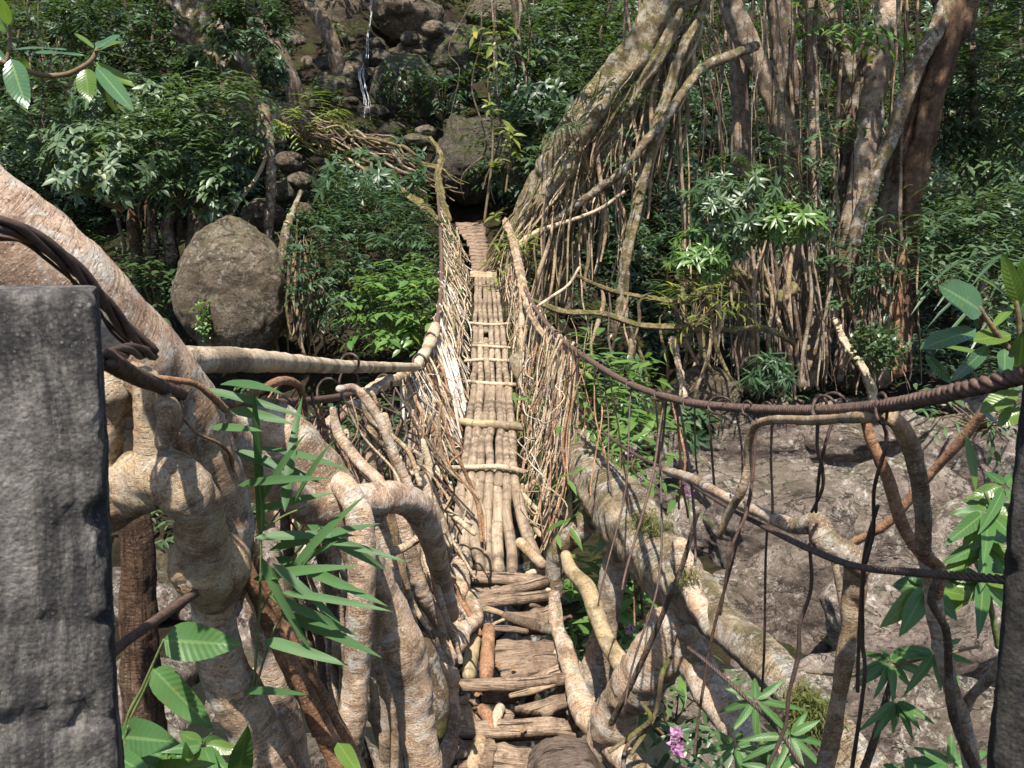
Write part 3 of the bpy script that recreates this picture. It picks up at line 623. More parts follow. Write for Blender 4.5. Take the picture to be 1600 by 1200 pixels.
# pebble sunk in the top of the left post
# ------------------------------------------------------------------ near left roots
T = lambda L, *a: [tuple(list(p)) for p in L]
root('root', 'huge smooth pinkish root slanting down from behind the grey concrete post', 'root',
     [(-190, 215, 1.45, 84), (-60, 325, 1.5, 90), (60, 432, 1.58, 92), (170, 532, 1.7, 86), (255, 625, 1.82, 72), (315, 730, 1.92, 58), (345, 820, 1.98, 48), (356, 890, 2.0, 36), (352, 950, 1.98, 26)], 'ficus_big', None, 28, .05, .05)
mbk = MB()
for s in ([(90, 850, 1.7, 52), (130, 790, 1.69, 54), (195, 762, 1.66, 48), (250, 742, 1.62, 47), (288, 762, 1.62, 44), (312, 805, 1.66, 40), (318, 850, 1.72, 42), (322, 890, 1.76, 46), (334, 925, 1.82, 36)],
          [(172, 580, 1.62, 26), (182, 608, 1.61, 36), (176, 655, 1.62, 22), (168, 700, 1.64, 22), (160, 745, 1.66, 34)],
          [(208, 588, 1.61, 24), (228, 606, 1.60, 26), (232, 640, 1.60, 23), (236, 690, 1.61, 26), (242, 735, 1.62, 40)],
          [(254, 622, 1.60, 15), (263, 640, 1.575, 20), (264, 662, 1.575, 20), (256, 690, 1.59, 15)],
          [(338, 830, 1.78, 16), (355, 865, 1.79, 30), (358, 890, 1.80, 34), (345, 920, 1.82, 32), (330, 935, 1.84, 26)],
          [(308, 765, 1.66, 14), (330, 805, 1.70, 20), (340, 840, 1.74, 18)],
          [(282, 860, 1.72, 18), (292, 885, 1.73, 30), (310, 905, 1.76, 28)]):
    c, r = trace(s); tube(mbk, c, r, 30, .13, nseed(), .008, 0, 1, .13, .0)
one('root', 'knobbly orange root mass with a dark hole beside the concrete post', 'root', mbk, 'ficus_orange')
root('root', 'mottled grey-brown root leg dropping from the knobbly orange mass', 'root', [(330, 900, 1.88, 44), (335, 965, 1.92, 34), (348, 1040, 1.96, 36), (385, 1115, 2.02, 40), (430, 1210, 2.1, 44), (520, 1420, 2.4, 48)], 'ficus', None, 18, .08, .06)
root('root', 'brown furrowed root post standing in shade behind the concrete post', 'root', [(205, 770, 2.25, 24), (215, 860, 2.25, 25), (216, 980, 2.28, 27), (224, 1120, 2.3, 31), (232, 1300, 2.4, 36)], 'bark_brown', None, 16, .08, 0, .05)
root('root', 'reddish straight root, left one of the twin pair', 'root', [(372, 850, 1.95, 10), (400, 925, 1.97, 12), (440, 1015, 2.0, 14), (490, 1110, 2.05, 16), (545, 1225, 2.1, 18), (620, 1400, 2.3, 20)], 'root_red', 'twin reddish roots')
root('root', 'reddish straight root, right one of the twin pair', 'root', [(388, 850, 2.0, 10), (420, 925, 2.02, 12), (456, 1010, 2.05, 13), (490, 1070, 2.1, 13), (548, 1180, 2.16, 14), (640, 1370, 2.35, 16)], 'root_red', 'twin reddish roots')
root('root', 'pale grey root trunk standing behind the twin reddish roots', 'root', [(395, 900, 2.55, 22), (415, 980, 2.55, 24), (430, 1080, 2.6, 27), (452, 1180, 2.65, 30), (480, 1350, 2.8, 34)], 'ficus', None, 16, .08)
root('root', 'thin strap-like root lying down the huge pinkish root', 'root', [(272, 665, 1.70, 5), (290, 710, 1.72, 9), (312, 760, 1.76, 9), (338, 800, 1.84, 8), (352, 825, 1.88, 4)], 'root_red', None, 10, .08)
root('root', 'slender brown root curling across the huge pinkish root', 'root', [(230, 588, 1.64, 3.5), (262, 592, 1.66, 4.5), (305, 600, 1.72, 5), (330, 618, 1.76, 6), (352, 640, 1.82, 6)], 'root_red')
root('root', 'thread-thin root branching over the huge pinkish root', 'root', [(282, 650, 1.7, 2), (310, 678, 1.76, 2.2), (345, 695, 1.83, 2.5), (362, 720, 1.88, 3), (364, 770, 1.92, 2)], 'root_red')
root('branch', 'pale horizontal handrail branch ringed with bark bands', 'branch', [(215, 548, 1.95, 24), (285, 563, 2.05, 23), (365, 562, 2.4, 20), (450, 567, 3.1, 15), (545, 573, 4.6, 10), (650, 574, 7.0, 6.5)], 'root_pale', None, 18, .05, .05)
root('root', 'smooth tan root passing behind the huge root to the big speckled root', 'root', [(330, 640, 2.2, 22), (365, 685, 2.3, 25), (410, 735, 2.45, 24), (455, 775, 2.65, 26), (500, 800, 2.8, 30)], 'ficus', None, 16, .06)
root('root', 'big speckled root arching down beside the walkway with a white scar', 'root',
     [(385, 650, 2.75, 26), (425, 660, 2.75, 38), (470, 710, 2.8, 43), (515, 775, 2.85, 44), (552, 850, 2.92, 38), (588, 930, 3.0, 36), (618, 1000, 3.05, 38), (640, 1065, 3.1, 32), (655, 1150, 3.12, 28), (665, 1230, 3.14, 30), (665, 1420, 3.2, 40)], 'ficus', None, 22, .09, .1,
     extra=[[(618, 985, 3.05, 28), (606, 1050, 3.15, 20), (610, 1120, 3.25, 15), (600, 1260, 3.4, 16)]])
root('root', 'thick ringed root bending over from the big speckled root to the steps', 'root', [(500, 785, 3.0, 26), (560, 782, 3.1, 27), (620, 778, 3.25, 26), (655, 798, 3.4, 24), (677, 850, 3.6, 19), (690, 905, 3.9, 16), (703, 960, 4.1, 15)], 'ficus_big', None, 18, .06, .05)
root('root', 'upright tan root crossing in front of the big speckled root', 'root', [(500, 735, 2.84, 14), (540, 765, 2.76, 20), (561, 805, 2.7, 21), (566, 870, 2.68, 21), (563, 960, 2.68, 22), (556, 1060, 2.7, 21), (548, 1140, 2.72, 22), (535, 1230, 2.8, 23), (520, 1400, 2.9, 26)], 'ficus', None, 16, .08, .06)
root('root', 'thick mossy root trunk rising beside the bottom of the steps', 'root', [(640, 1010, 3.6, 34), (662, 1070, 3.62, 36), (668, 1120, 3.62, 34), (655, 1180, 3.6, 36), (640, 1260, 3.6, 40), (630, 1400, 3.7, 44)], 'bark_mossy', None, 18, .1, .08)
root('root', 'knotted root edging the left side of the near steps', 'root', [(722, 870, 5.3, 12), (716, 920, 5.2, 16), (702, 970, 4.95, 18), (716, 1000, 4.7, 17), (692, 1030, 4.55, 18), (700, 1080, 4.4, 17), (702, 1130, 4.25, 17), (690, 1180, 4.15, 18), (672, 1240, 4.05, 20)], 'ficus', None, 14, .14, .15,
     extra=[[(722, 985, 4.8, 13), (745, 965, 5.0, 11), (735, 930, 5.2, 10)], [(705, 1060, 4.4, 14), (670, 1040, 4.2, 15), (640, 1020, 3.9, 16)], [(700, 960, 4.9, 14), (660, 950, 4.6, 16), (620, 920, 4.2, 15)]])
tl = [([(583, 655, 4.2, 9), (580, 690, 4.2, 11), (577, 730, 4.2, 12), (578, 790, 4.2, 11)], 'stubby upright root standing behind the looping roots', 'root_tan'),
      ([(520, 640, 3.5, 6), (530, 680, 3.5, 8), (560, 720, 3.4, 9), (590, 750, 3.3, 10), (602, 780, 3.25, 10), (592, 808, 3.2, 10), (570, 820, 3.15, 9)], 'looping root curling round onto the thick ringed root', 'ficus'),
      ([(530, 608, 3.9, 6), (555, 608, 4.0, 7), (580, 635, 4.0, 8), (600, 670, 4.0, 8), (620, 720, 4.0, 8), (642, 765, 4.0, 7)], 'arching root dropping from the left cable in front of the tangle', 'ficus'),
      ([(490, 680, 4.4, 10), (530, 650, 4.6, 9), (570, 620, 5.0, 8), (610, 590, 5.8, 6)], 'slanting root climbing toward the left cable knot', 'ficus'),
      ([(600, 650, 4.4, 7), (612, 700, 4.4, 9), (625, 770, 4.4, 10), (640, 850, 4.3, 12), (660, 940, 4.2, 13)], 'long straight root leaning behind the thick ringed root', 'root_tan'),
      ([(588, 800, 3.5, 14), (600, 850, 3.5, 15), (612, 900, 3.5, 14), (622, 960, 3.5, 14)], 'warm tan upright root left of the slanted bundle', 'ficus'),
      ([(625, 800, 3.8, 11), (640, 860, 3.8, 12), (658, 920, 3.85, 12), (690, 985, 4.0, 12)], 'tan root in the slanted bundle, thickest of it', 'ficus'),
      ([(660, 690, 5.0, 6), (672, 730, 5.0, 8), (665, 760, 4.9, 8), (680, 800, 4.9, 8), (700, 850, 4.9, 8)], 'stubby forked root beside the left edge of the bamboo', 'root_pale'),
      ([(655, 745, 4.7, 7), (670, 775, 4.7, 9), (690, 830, 4.75, 9)], 'short broken root stump under the bamboo edge', 'root_pale'),
      ([(625, 715, 4.6, 3), (640, 738, 4.6, 4), (652, 735, 4.6, 4), (658, 715, 4.6, 4), (648, 705, 4.6, 3)], 'small root curl shaped like a ring', 'root_pale'),
      ([(560, 770, 3.6, 4), (590, 860, 3.5, 5), (620, 860, 3.5, 7), (655, 842, 3.6, 6)], 'short pale root hooking across the bundle', 'root_tan'),
      ([(380, 905, 2.4, 9), (420, 980, 2.5, 10), (470, 1060, 2.6, 11), (520, 1140, 2.8, 12)], 'shaded root behind the right twin root', 'root_tan'),
      ([(470, 950, 3.3, 14), (520, 1000, 3.3, 16), (560, 1060, 3.4, 16), (600, 1140, 3.5, 17), (620, 1230, 3.5, 18)], 'darker root crossing low behind the tan root', 'root_tan')]
for p, lab, m in tl: root('root', lab, 'root', p, m, None, 12, .1, .06)
for i in range(80):
    x = random.uniform(500, 695); y = random.uniform(610, 760); Y = np.interp(x, [520, 690], [3.9, 5.6]) + random.uniform(-.3, .5); L = random.uniform(120, 260); dx = random.uniform(20, 100) * (1 if random.random() < .8 else -1)
    r = random.choice([1.2, 1.5, 2, 2, 2.5, 3, 4, 5]); mb = MB()
    p = [(x, y, Y, r * .8), (x + dx * .3 + random.uniform(-26, 26), y + L * .33, Y, r), (x + dx * .6 + random.uniform(-26, 26), y + L * .66, Y, r), (x + dx, y + L, Y - .1, r * .9)]
    c, rr = trace(p); tube(mb, c, rr, 7, .1, nseed(), .03, .05)
    one('tangled_root', 'slender root in the tangle left of the near deck', 'root', mb, random.choice(['root_tan', 'root_tan', 'root_pale', 'root_red', 'root_dark', 'ficus']), 'tangled roots left of the deck')
for i in range(20):
    x = random.uniform(395, 600); y = random.uniform(760, 900); Y = random.uniform(2.75, 3.7); r = random.choice([4, 5, 6, 8, 10]); mb = MB(); dx = random.uniform(10, 90); q = []
    for k in range(5): q.append((x + dx * k / 4 + random.uniform(-10, 10), y + 95 * k, Y + .05 * k, r * random.uniform(.85, 1.15)))
    c, rr = trace(q); tube(mb, c, rr, 12, .13, nseed(), None, .02, 1, .1, .05)
    one('prop_root', 'medium root standing in the thicket behind the grass blades', 'root', mb, random.choice(['ficus', 'root_tan', 'root_pale', 'root_dark', 'bark_mossy']), 'prop roots in the left thicket')
for i in range(60):
    x = random.uniform(400, 690); y = random.uniform(600, 700); Y = np.interp(x, [380, 680], [2.6, 5.4]); mb = MB()
    p = [(x, y, Y, 1.6)]
    for k in range(4): x += random.uniform(-30, 40); y += random.uniform(15, 60); p.append((x, y, Y + random.uniform(-.2, .2), 1.6))
    c, rr = trace(p); tube(mb, c, rr, 6, 0, nseed(), .02)
    one('wiry_root', 'thread-thin dark root hanging under the left cable', 'root', mb, random.choice(['root_dark', 'root_red', 'iron']), 'wiry roots under the left cable')

# ------------------------------------------------------------------ cables
def cable(name, label, pts, rad, mat, strands=3, pitch=.07, cat='cable', group=None):
    c = [at(p[0], p[1], p[2]) for p in pts]; mb = MB()
    C, R = catmull(c, np.interp(np.arange(len(c)), np.arange(len(rad)), rad), pitch / 7)
    t, n, b = frames(C); s = np.concatenate(([0], np.cumsum(np.linalg.norm(np.diff(C, axis=0), axis=1))))
    for k in range(strands):
        a = s / pitch * 2 * math.pi + k * 2 * math.pi / strands; off = (n * np.cos(a)[:, None] + b * np.sin(a)[:, None]) * (R * .60)[:, None]
        tube(mb, C + off, R * .52, 6, .05, nseed(), 10.0)
    return one(name, label, cat, mb, mat, group)
# catmull with step 10 keeps two points per span: enough for the sampled strands
RAILR = [(1640, 575, .80), (1590, 588, .88), (1500, 610, .97), (1380, 634, 1.25), (1270, 641, 1.7), (1150, 637, 2.3), (1060, 625, 3.0), (985, 600, 4.2), (925, 565, 5.5), (872, 525, 7.2), (838, 484, 8.8), (818, 446, 10.6), (804, 400, 12.8), (797, 355, 16.0)]
cable('cable', 'rusty twisted steel handrail cable running from the black post', RAILR, [.0095, .0095, .0095, .0098, .0105, .0115, .013, .015, .017, .019, .021, .023, .025, .025], 'rust', 3, .05)
RAILL = [(165, 562, 1.06), (240, 600, 1.5), (345, 632, 2.2), (430, 630, 3.2), (525, 621, 4.6), (595, 603, 6.0), (650, 570, 7.4), (678, 518, 8.8), (688, 468, 10.6), (690, 415, 12.6), (689, 375, 14.6), (687, 340, 17.0), (684, 306, 19.8)]
cable('cable', 'dark twisted steel cable under the pale handrail branch', RAILL, [.013, .013, .014, .015, .018, .02, .022, .024, .026, .028, .03, .03, .03], 'rust', 3, .06)
LOWR = [(1600, 908, .92), (1540, 903, .97), (1440, 895, 1.1), (1340, 885, 1.35), (1270, 860, 1.6), (1200, 826, 2.0), (1130, 788, 2.6), (1050, 738, 3.5), (979, 702, 4.7), (921, 655, 6.0), (868, 600, 7.6), (835, 555, 9.2)]
cable('cable', 'thin twisted wire rope strung below the rusty handrail cable', LOWR, [.0055] * 4 + [.0065] * 4 + [.009] * 4, 'iron', 3, .035)
cable('cable', 'loose twisted wire falling to the bottom right corner', [(1075, 1012, 2.2), (1105, 1035, 2.1), (1165, 1090, 2.0), (1215, 1140, 1.95), (1262, 1215, 1.9), (1300, 1290, 1.9)], [.0055] * 6, 'iron', 3, .03)
cable('cable', 'short rusty twisted wire between the grey post and the orange root', [(165, 1030, 1.0), (200, 1000, 1.15), (250, 965, 1.4), (310, 923, 1.74)], [.006, .0065, .008, .009], 'rust', 3, .035)
cable('cable', 'thick dark wire rope bent in a hook over the huge root', [(-40, 345, 1.2), (10, 352, 1.23), (50, 370, 1.27), (110, 412, 1.33), (165, 475, 1.4), (205, 522, 1.46), (238, 548, 1.5), (232, 553, 1.49), (205, 548, 1.4), (165, 560, 1.25), (130, 572, 1.15)], [.0125] * 11, 'iron', 3, .25)
cable('cable', 'dark wire strand looping above the bent rope', [(-40, 372, 1.24), (30, 375, 1.27), (90, 415, 1.33), (140, 470, 1.4), (180, 520, 1.46), (225, 556, 1.5)], [.006] * 6, 'iron', 2, .2)
def wire(label, pts, group, mat='iron', r=None, name='wire', cat='wire'):
    mb = MB()
    for pp in pts:
        c, rr = trace(pp); tube(mb, c, [q * .78 for q in rr] if r is None else [r] * len(c), 7, .12, nseed(), .012, .006)
    return one(name, label, cat, mb, mat, group)
def railpt(R, t):
    xs = [p[0] for p in R]; i = min(int(t), len(R) - 2); f = t - i; a, b = np.array(R[i]), np.array(R[i + 1]); return a * (1 - f) + b * f
def loop_pts(cx, cy, Y, rx, ry, rp, n=9, a0=0., a1=6.4): return [(cx + rx * math.cos(a), cy + ry * math.sin(a), Y + .02 * math.sin(a * 2), rp) for a in np.linspace(a0, a1, n)]
for cx, cy, Y, rx, ry in ((1290, 640, 1.63, 18, 22), (1300, 632, 1.64, 20, 18), (1282, 640, 1.66, 11, 20), (1376, 640, 1.25, 10, 24), (1198, 640, 2.05, 8, 12), (1166, 638, 2.15, 8, 12), (1125, 632, 2.4, 18, 14), (1076, 632, 2.85, 7, 10), (1028, 617, 3.4, 6, 9), (985, 602, 4.2, 6, 9), (938, 573, 5.2, 6, 9), (905, 550, 6.0, 5, 8), (870, 525, 7.2, 6, 8)):
    wire('wire tie wound round the rusty handrail cable', [loop_pts(cx, cy, Y, rx, ry, 3.2 if Y < 2 else 2.2)], 'wire ties round the right cable', 'iron', name='wire_tie', cat='wire tie')
hang = [([(1278, 645, 1.64, 4), (1276, 700, 1.64, 3.5), (1283, 725, 1.64, 4), (1285, 760, 1.66, 3.5), (1268, 800, 1.7, 3)], 'dark wire pair hanging from the double knot on the cable', [(1302, 655, 1.64, 3.5), (1288, 700, 1.64, 3.5), (1280, 740, 1.66, 3.5), (1275, 800, 1.7, 3)]),
        ([(1378, 655, 1.26, 4), (1386, 690, 1.26, 4.5), (1368, 760, 1.3, 4), (1366, 830, 1.34, 4), (1350, 900, 1.36, 4), (1347, 1000, 1.4, 4.5), (1350, 1060, 1.4, 4), (1330, 1210, 1.45, 4.5)], 'long dark wire falling past the bent branch stub', None),
        ([(1372, 790, 1.33, 3.5), (1352, 860, 1.36, 4), (1345, 960, 1.4, 3.5), (1340, 1080, 1.42, 4)], 'dark wire strand twining beside the long wire', None),
        ([(1265, 850, 1.62, 3.5), (1268, 920, 1.62, 4), (1252, 980, 1.62, 4), (1250, 1030, 1.62, 5), (1235, 1090, 1.62, 4), (1228, 1140, 1.62, 4), (1195, 1210, 1.62, 4)], 'black crooked wire dangling in front of the mossy root', None),
        ([(1206, 650, 2.0, 3), (1203, 720, 2.0, 2.6), (1206, 800, 2.0, 2.6), (1198, 830, 2.0, 2.6), (1196, 960, 2.05, 2.6), (1190, 1080, 2.1, 2.6)], 'straight brown wire hanging left of the double knot', None),
        ([(1182, 655, 2.05, 3), (1176, 740, 2.05, 3.5), (1165, 800, 2.05, 4), (1140, 860, 2.05, 3), (1125, 960, 2.1, 2.6)], 'bundled brown wires beside the elbow of the bent branch', None),
        ([(1160, 810, 2.1, 3), (1145, 880, 2.1, 3), (1118, 980, 2.15, 3.2), (1100, 1080, 2.2, 3), (1085, 1180, 2.2, 3)], 'brown wire sloping down across the split mossy root', None),
        ([(1106, 640, 2.55, 2.4), (1110, 690, 2.55, 2.6), (1116, 760, 2.6, 2.6)], 'reddish wire drop left of the cable ring', None), ([(1148, 640, 2.3, 2.4), (1158, 700, 2.3, 2.4), (1160, 760, 2.3, 2.4)], 'reddish wire drop right of the cable ring', None),
        ([(1085, 635, 2.75, 2), (1086, 690, 2.75, 2), (1090, 740, 2.8, 2)], 'thin tan wire drop beneath the dark boulder', None),
        ([(1036, 620, 3.3, 2.5), (1034, 660, 3.3, 3), (1028, 700, 3.3, 3), (1032, 735, 3.3, 2.5)], 'doubled reddish wire drop above the pink orchid', [(1042, 625, 3.3, 2), (1036, 680, 3.35, 2.4), (1030, 730, 3.3, 2)])]
for a, lab, b in hang: wire(lab, [a] + ([b] if b else []), None, 'iron' if 'reddish' not in lab and 'brown' not in lab and 'tan' not in lab else 'rust', name='hanging_wire', cat='wire')
for i in range(20):
    t = random.uniform(6.0, 10.0); p = railpt(RAILR, t); q = railpt(LOWR, min(10.8, t + random.uniform(-.2, .8))); mb = MB()
    a = at(*p); b = at(*q); b[2] -= random.uniform(0, .9); b[0] += random.uniform(-.3, .15); m = (a + b) / 2 + np.array((random.uniform(-.06, .06), random.uniform(-.1, .1), 0))
    tube(mb, [a, m, b], [.0045, .005, .0045], 6, .1, nseed(), .04, .03)
    one('hanging_wire', 'thin dark wire strung between the right cable and the lower wire rope', 'wire', mb, random.choice(['iron', 'rust', 'root_red']), 'wires below the right cable')
for cx, cy, Y, rx, ry in ((452, 640, 3.0, 26, 45), (515, 615, 4.3, 20, 24), (545, 605, 4.8, 16, 30), (546, 568, 4.6, 14, 14), (600, 600, 6, 12, 14), (672, 530, 8.4, 8, 10), (655, 565, 7.3, 10, 12), (440, 655, 2.9, 14, 24)):
    wire('curled dark wire loop on the left cable', [loop_pts(cx, cy, Y, rx, ry, 2.6, 9, -3.4, 1.9)], 'wire loops on the left cable', 'iron', name='wire_loop', cat='wire loop')
root('root', 'dark strap root curving over the left cable', 'root', [(360, 632, 2.35, 6), (400, 612, 2.5, 7), (440, 595, 2.75, 7), (465, 602, 2.9, 6), (475, 630, 3.0, 5), (478, 665, 3.0, 4)], 'root_red')
root('root', 'pale root twisted round the left cable near the knot', 'root', [(540, 620, 5.0, 6), (575, 612, 5.6, 9), (596, 600, 6.0, 10), (625, 590, 6.7, 8), (650, 572, 7.4, 8), (670, 540, 8.2, 9), (680, 512, 8.9, 10)], 'root_pale', None, 10, .15, .3)
# ------------------------------------------------------------------ side walls of hanging roots
CL = np.array([at(*p) for p in RAILL]); CR = np.array([at(*p) for p in RAILR])
def along(C, Y): return np.array([np.interp(Y, C[:, 1], C[:, k]) for k in range(3)])
def deck_edge(Y, side):
    py = float(np.interp(Y, [b for a, b in DK][::-1], [a for a, b in DK][::-1]))
    px = np.interp(py, [350, 380, 430, 510, 606, 672, 741, 800, 900], [713, 731, 738, 735, 732, 722, 712, 708, 705]) if side < 0 else np.interp(py, [350, 380, 430, 510, 606, 672, 741, 800, 900], [757, 762, 777, 795, 803, 810, 815, 822, 850])
    return at(px, py, Y)
for i in range(215):
    Y = 1 / random.uniform(1 / 18.8, 1 / 6.6); a = along(CL, Y) + np.array((random.uniform(-.03, .03), 0, random.uniform(-.04, .03)))
    Yb = Y + random.gauss(-.2, .35); b = deck_edge(max(6.2, min(20, Yb)), -1) + np.array((random.uniform(-.14, .02), 0, random.uniform(-.12, .03)))
    f = random.uniform(-.10, .06); m1 = a * .67 + b * .33 + np.array((f, random.uniform(-.1, .1), -.02)); m2 = a * .33 + b * .67 + np.array((f * 1.2 + random.uniform(-.05, .05), random.uniform(-.12, .12), -.03))
    r = random.choice([.004, .005, .006, .007, .009, .012, .015]); mb = MB(); tube(mb, [a, m1, m2, b], [r, r * 1.1, r, r * .8], 6, .1, nseed(), .06, .06)
    mt = random.choice(['root_pale', 'root_pale', 'root_pale', 'root_white', 'root_tan', 'root_red' if Y < 9 else 'root_pale', 'root_white'])
    one('railing_root', 'thin root strung from the left cable to the deck edge', 'root', mb, mt, 'roots of the left railing wall')
for i in range(9):
    Y = 7.9 + i * .12; a = along(CL, Y + 1.0); b = deck_edge(Y - .3 + random.uniform(-.2, .2), -1); mb = MB(); m = (a + b) / 2 + np.array((random.uniform(-.02, .05), 0, 0))
    tube(mb, [a, m, b], [.012, .015, .010], 7, .1, nseed(), .05, .02)
    one('railing_root', 'whitish bleached root in the sunlit fan above the pale stick', 'root', mb, 'root_white', 'bleached roots in the left railing')
for i in range(150):
    Y = 1 / random.uniform(1 / 16.5, 1 / 6.2); a = along(CR, Y) + np.array((random.uniform(-.03, .03), 0, random.uniform(-.04, .03)))
    Yb = Y + random.gauss(-.3, .4); b = deck_edge(max(5.6, min(19, Yb)), 1) + np.array((random.uniform(-.02, .16), 0, random.uniform(-.35, .0)))
    f = random.uniform(-.04, .10); m1 = a * .67 + b * .33 + np.array((f, random.uniform(-.1, .1), -.02)); m2 = a * .33 + b * .67 + np.array((f * 1.2 + random.uniform(-.05, .05), random.uniform(-.12, .12), -.03))
    r = random.choice([.003, .004, .005, .006, .008, .011]); mb = MB(); tube(mb, [a, m1, m2, b], [r, r * 1.1, r, r * .8], 6, .1, nseed(), .06, .06)
    one('railing_strand', 'thin root strung from the right cable to the deck edge', 'root strand', mb, random.choice(['root_pale', 'root_pale', 'root_red', 'root_tan', 'root_tan', 'moss_root']), 'roots of the right railing wall')
root('root', 'main root wrapped along the far right handrail', 'root', [(868, 545, 7.4, 4), (838, 505, 8.6, 6), (822, 465, 10, 7), (812, 425, 11.5, 6.5), (802, 380, 13.5, 6), (790, 345, 16.5, 5)], 'root_tan', None, 12, .15, .15, .1)
root('root', 'thick hanging root post in the right railing', 'root', [(815, 450, 10.2, 5), (816, 520, 9.9, 6), (815, 590, 9.6, 7), (820, 650, 9.2, 7)], 'root_tan', None, 12, .15, .2, .12)
for i in range(30):
    x = random.uniform(575, 668); y = random.uniform(770, 850); Y = random.uniform(3.75, 4.7); mb = MB(); dx = random.uniform(40, 75); L = random.uniform(110, 190); r = random.choice([2, 2.5, 3, 4, 5, 6, 8])
    c, rr = trace([(x, y, Y, r * .8), (x + dx * .25 + random.uniform(-6, 6), y + L * .35, Y, r), (x + dx * .6 + random.uniform(-6, 6), y + L * .7, Y, r), (x + dx, y + L, Y, r * .8)]); tube(mb, c, rr, 10, .14, nseed(), .02, .03, 1, .08)
    one('bundle_root', 'slanting root in the bundle below the thick ringed root', 'root', mb, random.choice(['ficus', 'root_tan', 'root_pale', 'root_dark']), 'slanting bundle of roots')
for i in range(26):
    Y0 = random.uniform(6.5, 15); mb = MB(); k = random.uniform(.1, .9); pts = []
    for j in range(5):
        Y = Y0 + j * .6; pts.append(along(CR, Y) * k + deck_edge(max(6, Y), 1) * (1 - k) + np.array((random.uniform(-.02, .06), 0, random.uniform(-.08, .08))))
    tube(mb, pts, [.008] * 5, 6, .1, nseed(), .06)
    one('woven_root', 'lengthwise root woven through the right railing wall', 'root', mb, random.choice(['root_pale', 'root_tan', 'moss_root']), 'lengthwise roots in the right railing')
for i in range(44):
    Y0 = random.uniform(7, 16); mb = MB(); k = random.uniform(.1, .9); pts = []
    for j in range(5):
        Y = Y0 + j * .7; pts.append(along(CL, Y) * k + deck_edge(Y, -1) * (1 - k) + np.array((random.uniform(-.06, .02), 0, random.uniform(-.08, .08))))
    tube(mb, pts, [.009] * 5, 6, .1, nseed(), .06)
    one('railing_root', 'lengthwise root woven through the left railing wall', 'root', mb, random.choice(['root_pale', 'root_tan', 'moss_root']), 'lengthwise roots in the left railing')
# ------------------------------------------------------------------ right near roots
root('root', 'great mossy bearer root sweeping from under the right railing to the lower right corner', 'root', [(812, 565, 9.6, 16), (845, 630, 8.4, 19), (885, 690, 6.9, 25), (930, 745, 5.6, 33), (980, 808, 4.7, 48), (1035, 878, 4.15, 50), (1080, 928, 3.8, 41), (1120, 965, 3.5, 33), (1160, 1000, 3.25, 31), (1210, 1048, 3.0, 32), (1265, 1105, 2.85, 34), (1325, 1175, 2.7, 36), (1400, 1270, 2.6, 38), (1500, 1420, 2.6, 42)], 'bearer', None, 34, .13, .07, .06)
root('root', 'lower root forking from the bearer root behind the leafy plant', 'root', [(1062, 960, 4.0, 34), (1080, 1015, 3.8, 30), (1105, 1068, 3.6, 28), (1150, 1135, 3.4, 29), (1215, 1210, 3.3, 31), (1320, 1340, 3.2, 34)], 'ficus', None, 20, .13, .08)
root('root', 'crooked root arm rising beside the top of the bearer root', 'root', [(1120, 985, 3.4, 18), (1085, 930, 3.55, 17), (1068, 880, 3.6, 18), (1062, 850, 3.6, 13)], 'ficus', None, 18, .13, .1)
root('root', 'gnarled grey root stub between the bearer root and the steps', 'root', [(1075, 960, 3.9, 42), (1040, 1010, 3.85, 44), (1000, 1060, 3.95, 42), (962, 1115, 4.1, 36), (935, 1180, 4.25, 34), (905, 1290, 4.4, 34)], 'ficus', None, 18, .16, .12)
root('root', 'root edging the right side of the near steps', 'root', [(866, 930, 5.2, 10), (870, 975, 5.05, 13), (882, 1010, 4.85, 14), (893, 1050, 4.65, 15), (903, 1085, 4.5, 18), (918, 1120, 4.35, 20), (950, 1160, 4.15, 20), (990, 1200, 3.95, 21), (1040, 1260, 3.8, 22)], 'ficus', None, 14, .09, .1)
root('branch', 'smooth bent yellowish stick leaning against the gnarled stub', 'branch', [(884, 868, 4.75, 9), (893, 892, 4.65, 11), (918, 920, 4.5, 13), (932, 960, 4.4, 13), (950, 1005, 4.25, 14), (975, 1045, 4.1, 16), (985, 1070, 4.05, 15)], 'stick', None, 14, .04, .04)
root('root', 'dark elbow root holding up the deck on the right', 'root', [(940, 790, 5.3, 18), (905, 825, 5.3, 20), (878, 855, 5.35, 18), (868, 890, 5.4, 15), (866, 930, 5.4, 13)], 'bark_mossy', None, 14, .1, .1)
root('root', 'grey splintered upright beneath the great bearer root', 'root', [(975, 850, 4.7, 22), (962, 900, 4.7, 20), (950, 960, 4.7, 17), (930, 1040, 4.7, 22), (900, 1140, 4.7, 34), (880, 1300, 4.7, 50)], 'bark_pale', None, 14, .14, .1, .1)
root('root', 'small brown support root below the right deck edge', 'root', [(850, 740, 6.4, 8), (858, 775, 6.3, 9), (868, 800, 6.2, 9), (880, 840, 6.1, 8)], 'root_dark')
root('branch', 'rail branch ending in a knobbly elbow over the rock', 'branch', [(1040, 735, 3.2, 6), (1080, 748, 2.8, 8), (1130, 775, 2.4, 9), (1185, 800, 2.1, 10), (1240, 822, 1.92, 12), (1275, 818, 1.85, 18), (1290, 845, 1.82, 19), (1330, 870, 1.8, 19), (1345, 890, 1.8, 16)], 'ficus', None, 16, .1, .12)
root('branch', 'pale knotted upright stick below the knobbly elbow', 'branch', [(1338, 878, 1.82, 18), (1334, 930, 1.83, 17), (1326, 985, 1.84, 13), (1320, 1030, 1.84, 15), (1312, 1080, 1.85, 12), (1300, 1150, 1.88, 13), (1285, 1230, 1.9, 14), (1270, 1400, 2.0, 16)], 'ficus_orange', None, 14, .08, .1)
